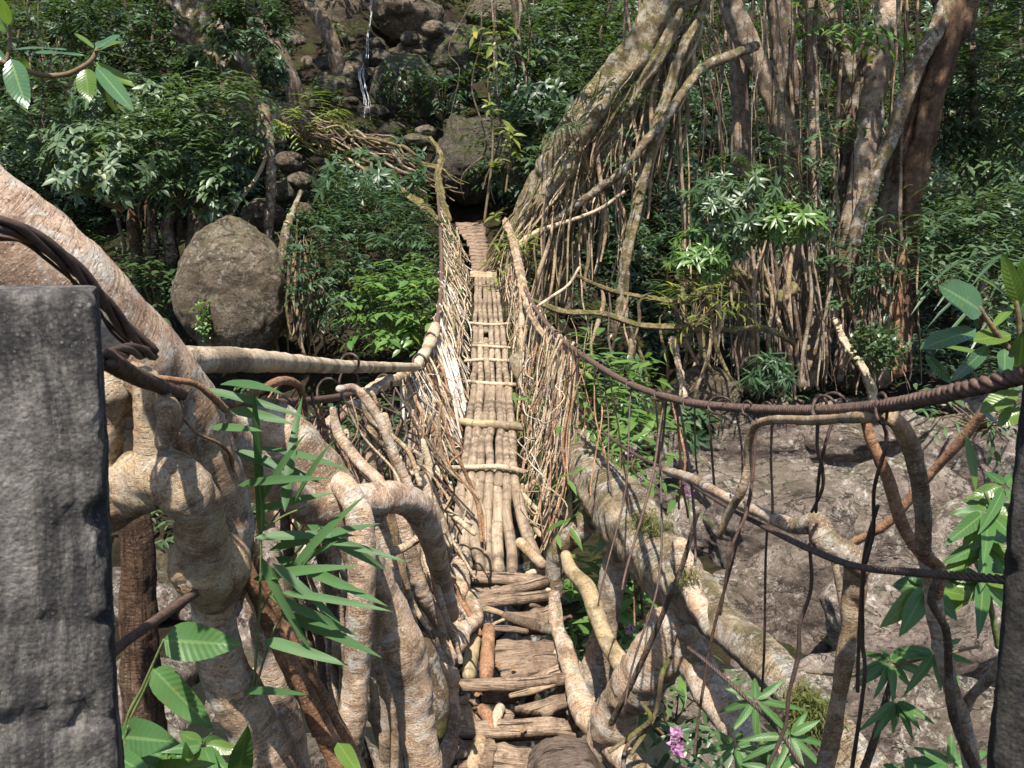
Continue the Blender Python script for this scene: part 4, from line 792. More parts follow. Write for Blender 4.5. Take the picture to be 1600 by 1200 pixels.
root('branch', 'thin grey stick behind the knobbly elbow', 'branch', [(1298, 850, 1.95, 5), (1308, 900, 1.95, 5.5), (1318, 960, 1.95, 5), (1322, 1010, 1.95, 4)], 'bark_pale')
root('branch', 'bent branch tied under the cable and turning down in an elbow', 'branch', [(1124, 838, 2.1, 5), (1140, 800, 2.05, 6), (1158, 768, 2.0, 7), (1168, 730, 2.0, 6), (1170, 690, 1.98, 7), (1182, 664, 1.94, 7), (1212, 656, 1.85, 7), (1270, 657, 1.6, 7.5), (1345, 652, 1.34, 9), (1390, 652, 1.28, 13), (1418, 685, 1.28, 14), (1434, 740, 1.3, 13.5), (1442, 800, 1.32, 12.5), (1443, 860, 1.34, 12)], 'root_tan', None, 14, .08, .08)
root('root', 'reddish vine root twining down the bent branch to the ground', 'root', [(1350, 650, 1.38, 7), (1362, 690, 1.38, 9), (1388, 750, 1.38, 10), (1410, 820, 1.38, 10), (1440, 865, 1.36, 10), (1468, 890, 1.35, 10), (1462, 930, 1.35, 10)], 'root_red', None, 12, .07)
root('root', 'speckled upright root in front of the leafy plant at the right', 'root', [(1440, 850, 1.4, 12), (1456, 900, 1.4, 14), (1460, 950, 1.4, 13), (1472, 1010, 1.4, 13), (1485, 1070, 1.4, 12), (1505, 1130, 1.42, 13), (1520, 1210, 1.45, 14), (1545, 1400, 1.5, 16)], 'ficus', None, 14, .08, .08, extra=[[(1508, 1105, 1.42, 9), (1520, 1085, 1.4, 7), (1545, 1060, 1.36, 8), (1575, 1020, 1.32, 8)]])
root('root', 'thin dark vine winding round the speckled upright root', 'root', [(1466, 895, 1.34, 5), (1456, 940, 1.33, 6), (1478, 985, 1.33, 6), (1482, 1040, 1.36, 6), (1486, 1100, 1.36, 7), (1500, 1150, 1.38, 7), (1528, 1210, 1.4, 8)], 'root_dark')
root('branch', 'brown stick slanting across the rock behind the bent branch', 'branch', [(1560, 610, 2.2, 8), (1505, 685, 2.3, 8), (1450, 745, 2.4, 7), (1390, 815, 2.5, 7), (1330, 850, 2.6, 6)], 'root_red')
root('branch', 'thin twig standing among the hanging leaf whorls', 'branch', [(1400, 1030, 1.9, 3), (1385, 1090, 1.9, 5), (1365, 1160, 1.9, 6), (1340, 1230, 1.9, 7)], 'root_dark')
root('branch', 'straight brown pole leaning over the gnarled stub', 'branch', [(1090, 800, 3.2, 3.5), (1060, 900, 3.3, 4), (1000, 1040, 3.5, 4.5), (955, 1130, 3.7, 5)], 'root_dark')
for i in range(4):
    x = random.uniform(1000, 1110); y = random.uniform(960, 1120); Y = random.uniform(3.2, 4.2); mb = MB(); p = [(x, y, Y, 3)]
    for k in range(3): x += random.uniform(-60, 25); y += random.uniform(10, 70); p.append((x, y, Y + random.uniform(-.2, .2), random.uniform(2.5, 4.5)))
    c, rr = trace(p); tube(mb, c, rr, 7, .1, nseed(), .03)
    one('tangled_root', 'slender root snarled beneath the great bearer root', 'root', mb, random.choice(['root_dark', 'root_dark', 'moss_root', 'root_tan']), 'snarled roots beneath the bearer root')
for i in range(34):
    t = random.uniform(0, .8); x = 850 + 200 * t; y = 620 + 260 * t; Y = 8.2 - 4.1 * t ** .7; mb = MB(); L = random.uniform(60, 150)
    p = [(x + random.uniform(-10, 20), y + random.uniform(-20, 15), Y, 2.5), (x - 8 + random.uniform(-10, 10), y + L * .5, Y - .1, 3), (x - 14 + random.uniform(-20, 20), y + L, Y, 2.2)]
    c, rr = trace(p); tube(mb, c, rr, 6, .1, nseed(), .04)
    one('fringe_root', 'fine root hugging the side of the great bearer root', 'root', mb, random.choice(['root_tan', 'root_pale', 'moss_root', 'root_dark']), 'fine roots on the bearer root')

# loose fine twigs and rootlets knotted into both railings
for i in range(70):
    L_ = i % 2 == 0; C_ = CL if L_ else CR; Y = 1 / random.uniform(1 / 15., 1 / 5.6); k = random.random(); c0 = along(C_, Y) * k + deck_edge(max(5.6, Y), -1 if L_ else 1) * (1 - k); mb = MB(); d = sph(1)[0] * np.array((.12, .5, .25))
    tube(mb, [c0 - d, c0 - d * .3 + sph(1)[0] * .07, c0 + d * .4 + sph(1)[0] * .07, c0 + d], [.003, .005, .004, .003], 6, .1, nseed(), .05, .04)
    one('rootlet', 'fine dry rootlet knotted into the railing roots', 'rootlet', mb, random.choice(['root_pale', 'root_tan', 'root_red', 'root_white']), 'rootlets in the railings')
# gnarled pebble in the left post is part of it
# ------------------------------------------------------------------ boulders and the waterfall
boulder('boulder', 'huge rounded brown boulder with pale lichen cap left of the bridge', 362, 458, 15.5, 158, 200, 'rock_boulder', 5, 6, .9, None, 5, 1.02, 'boulder', .07)
boulder('boulder', 'dark flat-topped boulder on the bank under the rusty cable', 1100, 625, 14.5, 112, 105, 'rock_boulder', 21, 5)
boulder('boulder', 'great mossy boulder overhanging a black hollow at the bridge end', 740, 250, 23.4, 150, 130, 'rock_mossy', 14, 6, .8, None, 8, .9)
boulder('boulder', 'dark angular boulder beside the top of the waterfall', 635, 30, 30.0, 110, 78, 'rock_boulder', 31, 5)
boulder('boulder', 'moss-capped flat boulder right of the falls', 722, 82, 29.0, 120, 84, 'rock_mossy', 33, 5)
boulder('boulder', 'leafy moss-covered boulder right beside the white cascade', 632, 142, 27.5, 98, 108, 'rock_mossy', 35, 5, .85, None, 7, .95)
boulder('boulder', 'smooth mossy boulder left of the white cascade', 524, 146, 27.5, 78, 64, 'rock_mossy', 37, 5, .85, None, 6, .97)
boulder('rock_wall', 'tall dark rock face left of the waterfall', 520, 35, 31.0, 100, 150, 'rock_boulder', 39, 5, cat='rock')
boulder('boulder', 'brown block of rock above the mossy falls boulder', 652, 85, 28.6, 62, 52, 'rock_boulder', 41)
boulder('boulder', 'dark boulder at the top right above the moss-capped one', 770, 20, 31.5, 90, 66, 'rock_boulder', 43)
for i, (x, y, w, h) in enumerate([(556, 96, 40, 34), (512, 104, 48, 26), (482, 104, 26, 30), (470, 124, 26, 30), (545, 118, 38, 22), (578, 118, 24, 24), (598, 92, 32, 24), (676, 46, 36, 24), (640, 60, 30, 22), (498, 124, 28, 18), (560, 138, 22, 16), (592, 12, 22, 30), (690, 120, 34, 24)]):
    boulder('stone', 'small stone lodged among the waterfall rocks', x, y, 28.2, w, h, random.choice(['rock_boulder', 'rock_mossy']), 60 + i, 4, .9, 'stones around the waterfall', 7, .95, 'stone')
for i, (x, y, w, h) in enumerate([(452, 252, 40, 28), (468, 282, 36, 24), (440, 300, 44, 34), (410, 335, 66, 48), (385, 352, 28, 16), (470, 330, 34, 26), (610, 225, 50, 18), (650, 220, 46, 20), (600, 245, 40, 16), (640, 250, 44, 18), (665, 205, 30, 18)]):
    boulder('stone', 'grey stone on the slope between the big boulder and the falls', x, y, 18.5 if y > 240 and x < 500 else 23.5, w, h, random.choice(['rock_boulder', 'rock_boulder', 'rock_mossy']), 90 + i, 4, .9, 'stones on the left slope', 7, .95, 'stone')
for i in range(64):
    x, Y = random.uniform(-5.5, .8), random.uniform(5, 12); p = np.array((x, Y, 0)); p[2] = float(H(np.array([x]), np.array([Y]))[0]) + .1; s = random.uniform(.25, .75)
    tag(rock_mb(p, (s, s, s * .7), 140 + i, 4).build('stone', M['rock_bank'] if random.random() < .6 else M['rock_boulder']), 'stone in the stream bed beneath the bridge', 'stone', 'stones in the stream bed')
for i in range(28):
    x, y = random.uniform(455, 770), random.uniform(40, 205); q = ground_hit(x, y, 20); w = random.uniform(14, 50)
    boulder('stone', 'rough stone in the rubble around the waterfall', x, y, q[1], w, w * random.uniform(.55, .8), random.choice(['rock_boulder', 'rock_mossy', 'rock_mossy']), 200 + i, 4, .9, 'rubble around the waterfall', 7, .95, 'stone')
def fall(pts, w, label):
    mb = MB()
    for k in range(13):
        o1 = random.gauss(0, w * .4); a = random.choice([0, .12, .5, .55]); b_ = a + random.uniform(.3, .5); n_ = len(pts); q = []
        for t in np.linspace(a, b_, 5):
            i_ = min(int(t * (n_ - 1)), n_ - 2); f = t * (n_ - 1) - i_; pp = np.array(pts[i_]) * (1 - f) + np.array(pts[i_ + 1]) * f
            q.append((pp[0] + o1 * (.5 + t) + random.gauss(0, .6), pp[1], pp[2] - .15 + random.uniform(-.06, .06), random.uniform(.25, .6) * (1.2 - abs(t - .5))))
        c, r = trace(q); tube(mb, c, r, 6, .5, nseed(), .06, .05)
    return one('waterfall', label, 'waterfall', mb, 'foam')
fall([(580, -12, 29.2), (578, 30, 29.0), (572, 62, 28.6), (575, 88, 28.2), (563, 110, 27.2), (568, 135, 26.8), (574, 155, 26.6), (577, 200, 26.2)], 7, 'thin broken thread of white water between the dark rocks')
for i in range(44):
    x, y = random.uniform(370, 720), random.uniform(800, 1190); q = ground_hit(x, y, 4.6, 20); w = random.uniform(.25, .65)
    if not 5.5 < q[1] < 13: continue
    tag(rock_mb(q + np.array((0, .1, .15)), (w, w * .8, w * .65), 700 + i, 5, .09, 8, .88).build('stone', M['rock_bank']), 'grey stone glimpsed below the roots at the left of the deck', 'stone', 'stones below the left roots')
for i in range(16):
    x, y = random.uniform(960, 1150), random.uniform(1040, 1230); q = ground_hit(x, y, 4.6, 20, RB); w = random.uniform(.3, .6)
    tag(rock_mb(q + np.array((0, .1, .1)), (w, w * .8, w * .6), 800 + i, 5, .09, 8, .88).build('stone', M['rock_bank']), 'stone at the stream edge seen below the gnarled stub', 'stone', 'stones at the stream edge')
bush('plant', 'leafy plant at the stream edge below the gnarled stub', 1050, 1120, 5.6, 70, 40, 22, .2, .25, 'lf_mid', 7, 'spray', seed=80)
# boulders and creeping roots on the right bank
BK = [(1190, 700, 300, 110, 'broad lichen-flecked boulder beneath the elbow of the bent branch'), (1345, 690, 230, 110, 'pale blotched boulder behind the double wire knot'), (1490, 720, 260, 170, 'tan boulder at the right of the rock bank behind the slanting stick'),
      (1215, 815, 330, 170, 'broad smooth boulder face above the knobbly elbow branch'), (1400, 830, 260, 190, 'big blotched boulder behind the elbow of the rail branch'), (1270, 940, 230, 170, 'dark wet block behind the crooked dangling wire'),
      (1430, 1010, 300, 240, 'big sunlit pale boulder face behind the hanging leaf whorls'), (1160, 960, 170, 120, 'shadowed block just above the mossy bearer root'), (1330, 1130, 260, 190, 'sunlit low boulder at the bottom right'),
      (1120, 830, 150, 120, 'small block at the left end of the rock bank'), (1560, 900, 220, 230, 'sunlit boulder behind the bright leafy plant'), (1575, 650, 170, 110, 'mossy boulder at the far right above the leafy plant'),
      (1500, 1170, 240, 180, 'pale boulder cut by the bottom edge beside the right post'), (1190, 1120, 200, 140, 'boulder half hidden by the dense long-leaved plant'), (1060, 760, 130, 90, 'grey boulder behind the little pink orchid')]
for i, (x, y, w, h, lab) in enumerate(BK):
    q = ground_hit(x, y + h * .25, 5.2, 18, RB); boulder('boulder', lab, x, y, q[1] + .05, w * 1.02, h * 1.10, 'rock_bank', 300 + i * 7, 6, .6, None, 9, .88, 'boulder', .085)
for i, (x, y) in enumerate([(1120, 730), (1290, 760), (1420, 740), (1330, 1020), (1210, 900), (1500, 870), (1390, 1060), (1260, 690)]):
    bush('plant', ['small herb rooted between boulders on the right bank'][0], x, y, ground_hit(x, y, 5.2, 18, RB)[1] - .5, 26, 14, 9, .14, .3, random.choice(['lf_mid', 'lf_bright']), 6, 'spray', 'herbs between the bank boulders', seed=60 + i)
for i in range(34):
    x, y = random.uniform(1050, 1540), random.uniform(640, 790); a_ = random.uniform(-.5, .5); L_ = random.uniform(50, 150); mb = MB(); q = []
    for k in range(5):
        hp = ground_hit(x + L_ * k / 4 * math.cos(a_), y + L_ * k / 4 * math.sin(a_) + random.uniform(-8, 8), 5.2, 18, RB); hp[2] += .12 + random.uniform(0, .1); q.append(hp)
    tube(mb, q, [random.uniform(.012, .03)] * 5, 8, .12, nseed(), .06); one('creeping_root', 'root creeping over the rocks of the right bank', 'root', mb, random.choice(['root_dark', 'root_tan', 'bark_pale']), 'roots creeping over the right bank')
for i in range(26):
    x, y = random.uniform(1060, 1600), random.uniform(660, 1200); q = ground_hit(x, y, 5.2, 18, RB); w = random.uniform(.06, .3)
    tag(rock_mb(q + np.array((0, .05, .1)), (w, w, w * .6), 500 + i, 4, .1, 9, .85).build('stone', M['rock_bank']), 'loose stone lying on the rock bank', 'stone', 'loose stones on the rock bank')
# ------------------------------------------------------------------ trees
def shade_crown(rootobj, c, R, n, seed, mat='lf_mid'):  # crowns above the view, added to shade the trunks and slopes
    p, q = blob(np.asarray(c, float), np.asarray(R, float), n, 1.0, .9, seed, .2); mb = MB()
    clusters(mb, p, norm(q + sph(n) * .5 + np.array((0, 0, .4))), 6, .34, .5, 'whorl'); return mb.build('shade_crown', M[mat], rootobj)
def tree(label, strokes, mat, shade_crown_at=None, sides=14, name='jungle_tree', lobes=.1, group=None, amp=.1):
    b = at(*strokes[0][-1][:3]); rt = thing(name, label, 'tree', b, group); mb = MB()
    for i, s in enumerate(strokes):
        c, r = trace(s)
        if i == 0 and shade_crown_at is not None:
            top = np.array(shade_crown_at[0]); c = [top, (top * .45 + c[0] * .55) + np.array((0, .2, 0))] + c; r = [r[0] * .5, r[0] * .8] + r
        tube(mb, c, r, sides, amp, nseed(), max(.05, np.mean(r) * .5), .0, 1, .04, lobes)
    mb.build('trunk', M[mat], rt)
    if shade_crown_at is not None: shade_crown(rt, shade_crown_at[0], shade_crown_at[1], shade_crown_at[2], nseed(), shade_crown_at[3] if len(shade_crown_at) > 3 else 'lf_mid')
    return rt
Z = lambda z: CZ + z
tree('straight mid-brown trunk at left of the right-hand tree group', [[(1140, -30, 17, 12), (1152, 60, 17, 13), (1157, 170, 17, 14), (1158, 250, 17, 14), (1160, 400, 17, 14), (1160, 560, 17, 16)]], 'bark_pale', ((4.2, 11, Z(12.0)), (3.2, 3.2, 1.8), 120))
tree('trunk leaning down to the right with a mossy bend', [[(1128, -40, 16.3, 15), (1145, 10, 16.3, 16), (1175, 80, 16.3, 17), (1203, 140, 16.3, 17), (1228, 205, 16.3, 17), (1250, 265, 16.3, 16), (1258, 330, 16.3, 14), (1252, 420, 16.3, 13), (1256, 560, 16.3, 15)]], 'bark_pale')
tree('straight dark trunk behind the leaning ones', [[(1222, -30, 18.2, 17), (1228, 90, 18.2, 17), (1232, 220, 18.2, 16), (1240, 400, 18.2, 17), (1240, 580, 18.2, 22)]], 'bark_dark', ((7, 18.5, Z(13)), (5.5, 4, 2.2), 620))
tree('slim pale straight trunk in the middle of the tree group', [[(1262, -30, 15.8, 7), (1268, 60, 15.8, 8), (1271, 170, 15.8, 8.5), (1273, 300, 15.8, 9), (1270, 420, 15.8, 9), (1268, 570, 15.8, 11)]], 'bark_pale', None, 12)
tree('thick bent branch-trunk crooked like an elbow with a sunlit patch', [[(1255, -30, 16.8, 19), (1275, 15, 16.8, 21), (1300, 70, 16.8, 23), (1318, 110, 16.8, 19), (1325, 140, 16.7, 12), (1310, 180, 16.6, 10), (1290, 225, 16.5, 9), (1262, 275, 16.4, 8), (1225, 325, 16.3, 7)]], 'bark_mossy', None, 14, lobes=.16)
tree('large pale speckled trunk slanting down to the left, the brightest one', [[(1398, -40, 16, 15), (1388, 30, 16, 17), (1370, 120, 16, 18), (1355, 210, 16, 18), (1340, 300, 16, 18), (1322, 390, 16, 18), (1300, 470, 16, 16), (1275, 545, 16, 14), (1258, 600, 16, 14)], [(1345, 290, 16.1, 8), (1330, 380, 16, 7), (1318, 480, 16, 7), (1310, 590, 16, 8)]], 'bark_pale', ((7.4, 10.5, Z(12.5)), (3.4, 3.2, 1.8), 140), 16)
tree('dark rough trunk pressed behind the brightest speckled trunk', [[(1370, 60, 16.6, 20), (1352, 140, 16.6, 22), (1338, 210, 16.6, 22), (1330, 320, 16.6, 15), (1325, 450, 16.6, 14), (1330, 600, 16.6, 18)]], 'bark_dark', None, 14, lobes=.2)
tree('massive brown trunk at the right leaning in from the top', [[(1510, -50, 15.5, 30), (1490, 20, 15.5, 28), (1465, 110, 15.5, 22), (1445, 190, 15.5, 19), (1430, 270, 15.5, 17), (1420, 350, 15.5, 15), (1410, 440, 15.5, 14), (1404, 560, 15.5, 16)], [(1475, 60, 15.6, 14), (1440, 130, 15.6, 12), (1418, 190, 15.6, 10), (1400, 280, 15.6, 8)]], 'bark_brown', ((11.5, 12, Z(12.5)), (4.4, 3.8, 2.0), 210), 16, lobes=.16)
tree('mossy slanting trunk crossing from the massive trunk to the lower left', [[(1500, -60, 15.4, 12), (1470, 30, 15.3, 12), (1440, 90, 15.2, 12), (1412, 155, 15.2, 12), (1395, 210, 15.2, 11), (1372, 265, 15.2, 11), (1350, 325, 15.2, 11), (1325, 400, 15.2, 11), (1300, 480, 15.2, 11), (1280, 560, 15.2, 12)]], 'bark_mossy', None, 14)
tree('broad shaded trunk between the massive trunk and the slanting one', [[(1435, 150, 16.2, 18), (1415, 220, 16.2, 20), (1398, 300, 16.2, 19), (1385, 390, 16.2, 18), (1375, 480, 16.2, 17), (1370, 590, 16.2, 22)]], 'bark_pale', None, 14, lobes=.14)
tree('lone slim pale trunk standing far right', [[(1516, -30, 17, 4), (1520, 100, 17, 5), (1523, 200, 17, 6), (1528, 290, 17, 6.5), (1534, 400, 17, 7), (1540, 520, 17, 8)]], 'bark_pale', None, 12, name='slim_tree')
tree('red-brown upright trunk on the bank behind the round-leaved shrub', [[(1412, 380, 15.4, 8), (1408, 440, 15.4, 9), (1404, 500, 15.4, 10), (1402, 580, 15.4, 12)]], 'root_red', None, 12)
# great mossy leaning limb over the far bridge end
tree('great mossy limb slanting down to the far end of the right railing',
     [[(1075, -60, 15.0, 30), (1040, 0, 15.0, 30), (1005, 70, 15.1, 31), (962, 130, 15.3, 34), (915, 195, 15.5, 38), (878, 255, 15.7, 38), (845, 310, 15.9, 32), (815, 358, 16.1, 20), (798, 405, 16.1, 12)],
      [(1050, 20, 15.15, 10), (1000, 110, 15.3, 22), (960, 190, 15.5, 26), (920, 265, 15.8, 30), (885, 330, 16, 26), (870, 400, 16.1, 18), (885, 480, 16.1, 12)],
      [(1062, -20, 15, 14), (1050, 40, 14.9, 13), (1025, 90, 14.9, 12), (990, 150, 15.1, 9), (960, 200, 15.3, 6)],
      [(1110, -20, 15.2, 9), (1090, 30, 15.1, 8), (1065, 80, 15, 8), (1045, 140, 15, 8), (1020, 220, 14.9, 8), (995, 330, 14.9, 8.5), (978, 410, 14.9, 8), (970, 500, 15, 9)]],
     'limb', ((1.6, 14.5, Z(13)), (3.4, 3.4, 2.0), 100), 20, lobes=.14, amp=.14)
root('root', 'slim mossy root branch arching from the trees to the great limb', 'root', [(1180, 72, 15.8, 7), (1140, 88, 15.5, 8), (1100, 105, 15.2, 7), (1070, 140, 14.9, 7), (1040, 185, 14.8, 8), (1010, 220, 14.7, 7), (975, 265, 14.8, 6), (930, 300, 15, 7), (880, 335, 15.3, 6), (830, 370, 15.6, 5)], 'bark_mossy', None, 10, .12, .2)
root('root', 'sinuous pale root looping below the great limb', 'root', [(975, 300, 14.9, 2.5), (940, 325, 15, 3), (905, 340, 15.1, 3), (870, 352, 15.3, 4), (835, 365, 15.4, 5), (812, 385, 15.3, 6), (800, 420, 14.8, 7)], 'root_pale', None, 9, .1)
root('root', 'thin crooked root reaching up from the railing knot', 'root', [(838, 480, 9.0, 2), (860, 465, 9.2, 2.4), (888, 445, 9.5, 2.2), (905, 418, 9.8, 2)], 'root_pale')
for (p, lab) in [([(830, 468, 14, 3), (880, 487, 14, 5), (940, 490, 14, 4.5), (1000, 508, 14, 5), (1060, 511, 14, 5), (1130, 516, 14.2, 5), (1190, 512, 14.3, 4.5), (1240, 535, 14.5, 4)], 'long mossy root reaching level across the right bank'),
                 ([(900, 430, 14.9, 2.5), (950, 452, 14.9, 3.5), (1010, 465, 14.9, 4), (1070, 470, 14.9, 5), (1120, 440, 15, 9), (1150, 430, 15.2, 10), (1185, 455, 15.2, 12), (1215, 468, 15.2, 13), (1240, 450, 15.3, 10)], 'curved bowl-shaped root at the foot of the tree group'),
                 ([(1060, 432, 15, 7), (1100, 462, 15, 8), (1110, 480, 15, 7)], 'short mossy root crook left of the bowl root'),
                 ([(1050, 530, 14.3, 6), (1062, 580, 14.2, 5), (1072, 640, 14.1, 6), (1080, 690, 14, 6)], 'pale root running down in front of the flat-topped boulder'),
                 ([(1305, 500, 15, 6), (1320, 535, 14.8, 6), (1345, 570, 14.6, 6), (1362, 610, 14.5, 7), (1368, 650, 14.4, 7)], 'smooth diagonal root running down right from the tree foot')]:
    root('root', lab, 'root', p, 'root_pale' if 'pale' in lab or 'smooth' in lab else 'moss_root', None, 12, .14, .2, .1)
def strand(name, label, x, y0, y1, Y, r, mat, group, drift=12, wob=.12):
    mb = MB(); n = 4; p = []
    for k in range(n): p.append((x + drift * k / (n - 1) + random.uniform(-4, 4), y0 + (y1 - y0) * k / (n - 1), Y, r * random.uniform(.85, 1.15)))
    c, rr = trace(p); rr[-1] *= .5; rr[0] *= .35 if y0 > 0 else 1; tube(mb, c, rr, 7, .1, nseed(), .12, wob, wf=.9); one(name, label, 'aerial root', mb, mat, group)
for i in range(75):
    x = random.uniform(1060, 1440); y0 = -40 if random.random() < .7 else random.uniform(60, 300); y1 = y0 + random.uniform(260, 620)
    strand('aerial_root', 'thin aerial root hanging among the right-hand trunks', x, y0, min(600, y1), random.uniform(15.2, 17.8), random.choice([.6, .8, 1, 1.2, 1.5, 2.0, 2.8]), random.choice(['root_dark', 'bark_dark', 'bark_pale', 'bark_brown', 'root_tan']), 'aerial roots among the right trees', random.uniform(-25, 25))
for i in range(150):
    t = random.random(); x = 1040 - 235 * t + random.uniform(0, 70); y0 = 20 + 330 * t; L = random.uniform(90, 260)
    strand('fringe_root', 'thin root hanging from the great mossy limb', x, y0, min(540, y0 + L), random.uniform(15.1, 16.4), random.choice([.8, 1, 1.2, 1.6, 2, 2.6, 3.8]), random.choice(['root_tan', 'root_tan', 'bark_pale', 'root_pale', 'moss_root', 'root_dark']), 'roots hanging from the great limb', random.uniform(-45, 10), .25)
for i in range(80):
    x = random.uniform(1140, 1430); y0 = random.uniform(330, 450); dr = random.uniform(-30, 40)
    strand('base_root', 'root in the tangled skirt at the foot of the tree group', x, y0, random.uniform(570, 625), random.uniform(14.8, 16.5), random.choice([.8, 1, 1.5, 2, 3, 4]), random.choice(['root_dark', 'root_tan', 'bark_pale', 'bark_dark', 'bark_pale']), 'roots at the foot of the tree group', dr, .2)
for i in range(30):
    x = random.uniform(880, 1180); y0 = random.uniform(440, 520)
    strand('base_root', 'dark root trailing down the shaded right bank', x, y0, y0 + random.uniform(60, 150), random.uniform(13.8, 15.5), random.choice([1.5, 2, 3, 4]), random.choice(['root_dark', 'root_tan', 'moss_root']), 'roots on the shaded right bank', random.uniform(-50, 50), .3)
# left slope: mossy tree and root ridges
tree('big moss-hung tree base at top left with fluted roots', [[(295, -60, 21, 40), (305, 0, 21, 36), (318, 50, 21, 38), (345, 110, 21, 40), (385, 165, 20.6, 30), (430, 200, 20.3, 22)], [(330, 20, 20.8, 14), (350, 90, 20.6, 14), (395, 150, 20.4, 14), (450, 190, 20.2, 12)], [(290, 30, 20.8, 10), (290, 100, 20.7, 11), (285, 180, 20.6, 13)]], 'bark_mossy', ((-9, 17.5, Z(13)), (5.5, 5, 2.2), 760), 18, lobes=.2, amp=.15)
tree('reddish shaded tree trunk beside the rock face', [[(478, -20, 27, 9), (500, 30, 27, 10), (520, 70, 27, 11), (530, 130, 27.4, 12)]], 'bark_dark', ((-3.5, 22, Z(14)), (5, 4, 2.2), 420))
tree('dark slanting trunk between the mossy tree and the rock face', [[(385, -20, 24, 9), (415, 40, 24, 10), (440, 90, 24, 12), (460, 140, 24.2, 14), (470, 210, 24.6, 16)]], 'bark_dark')
for i in range(80):
    t = random.random(); mb = MB(); x0 = 400 + random.uniform(-10, 90); y0 = 165 + (x0 - 400) * .45 + random.uniform(-12, 25); p = []
    L = random.uniform(120, 260)
    for k in range(4): p.append((x0 + L * k / 3, y0 + L * k / 3 * random.uniform(.32, .45) + random.uniform(-8, 8), 20.5 + random.uniform(-.3, .3), random.choice([.8, 1, 1.4, 2, 3])))
    c, rr = trace(p); tube(mb, c, rr, 8, .12, nseed(), .1, .2)
    one('ridge_root', 'root in the mat descending the left slope to the bridge end', 'root', mb, random.choice(['root_tan', 'moss_root', 'root_dark', 'bark_pale']), 'roots of the left slope mat')
for i in range(46):
    t = random.random(); x0 = 1050 - 240 * t; y0 = 10 + 340 * t; mb = MB(); s0 = random.uniform(-22, 60); q = []
    for k in range(4): q.append((x0 - 34 * k + s0 * (1 - .1 * k) + random.uniform(-7, 7), y0 + 52 * k + random.uniform(-6, 6), 15.2 + t * .8 + (-.25 if abs(s0) < 40 else 0) + random.uniform(-.15, .1), random.choice([.8, 1.1, 1.5, 2.2])))
    c, rr = trace(q); tube(mb, c, rr, 7, .12, nseed(), .1, .1); one('clinging_root', 'thin root clinging along the great mossy limb', 'root', mb, random.choice(['root_tan', 'root_pale', 'moss_root', 'bark_pale', 'moss_root']), 'roots clinging to the great limb')
for p in ([(420, 155, 21, 8), (470, 190, 20.8, 8), (530, 235, 20.5, 8), (590, 275, 20.3, 7), (650, 315, 20, 6), (690, 350, 19.6, 5)], [(672, 215, 21, 3), (690, 245, 20.6, 4), (684, 275, 20.2, 5), (690, 310, 19.8, 5), (700, 345, 19.6, 5)]):
    root('root', {420: 'thick mossy root ridge running down the left slope', 500: 'level mossy root bridging below the cascade', 672: 'upright mossy root post at the far left bridge end'}[p[0][0]], 'root', p, 'moss_root', None, 12, .18, .25, .2)
for i in range(26):
    strand('curtain_root', 'dark root in the curtain beneath the leafy shrubs on the left', random.uniform(170, 345), random.uniform(290, 330), random.uniform(400, 440), random.uniform(16.5, 17.3), random.choice([3, 5, 7, 10]), random.choice(['bark_dark', 'root_dark', 'bark_brown']), 'root curtain under the left shrubs', random.uniform(-15, 15), .2)
for i in range(24):
    strand('curtain_root', 'root draping over the dark hollow right of the huge boulder', random.uniform(422, 500), random.uniform(340, 420), random.uniform(520, 575), random.uniform(15.2, 16.4), random.choice([1.5, 2, 3, 4]), random.choice(['root_dark', 'root_tan', 'moss_root', 'bark_dark']), 'root curtain by the huge boulder', random.uniform(-20, 25), .2)
for p, lab in (([(425, 215, 17.5, 2.5), (405, 270, 17.3, 3), (370, 320, 17, 3), (352, 355, 16.8, 3)], 'pale vine slanting down to the huge boulder top'), ([(470, 300, 16.9, 4), (456, 335, 16.6, 6), (445, 370, 16.2, 7), (436, 440, 16, 8), (440, 520, 15.9, 7)], 'ropy root ridge right of the huge boulder'), ([(412, 170, 17.6, 9), (418, 210, 17.5, 9), (424, 270, 17.4, 8), (420, 350, 17.3, 8), (418, 450, 17.3, 8)], 'mossy upright root above the huge boulder')):
    root('root', lab, 'root', p, 'bark_mossy' if 'pale' not in lab else 'root_pale', None, 10, .14, .2)

# ------------------------------------------------------------------ bushes and plants
bush('shrub', 'pale green leafy shrub at the left lit by the sun', 170, 255, 15.6, 105, 62, 130, .22, .42, 'lf_light', 7, 'whorl', seed=1)
bush('shrub', 'dense mid-green shrub above the huge boulder', 270, 245, 16.2, 95, 65, 170, .21, .38, 'lf_mid', 7, 'spray', seed=2)
bush('shrub', 'drooping long-leaved shrub right of the pale green shrub', 330, 180, 16.6, 75, 48, 110, .23, .38, 'lf_light', 7, 'spray', seed=3)
bush('shrub', 'upper part-shaded shrub beneath the hanging ficus twig', 205, 170, 17.0, 95, 45, 100, .21, .42, 'lf_mid', 7, 'whorl', seed=4)
bush('shrub', 'little silvery shrub perched just above the boulder stone', 332, 305, 16.0, 36, 32, 34, .21, .40, 'lf_light', 7, 'whorl', seed=5)
bush('shrub', 'small shrub against the moss-hung tree base', 312, 100, 19.5, 36, 26, 30, .24, .40, 'lf_mid', 7, 'whorl', seed=6)
bush('shrub', 'small glossy shrub on the root ridge left of the falls', 425, 105, 21, 26, 26, 26, .22, .4, 'lf_blue', 7, 'whorl', seed=7)
bush('shrub', 'tall dark fine-leaved shrub spilling beside the left railing', 560, 400, 15.0, 100, 105, 330, .16, .36, 'lf_blue', 8, 'spray', seed=8, gap=.7)
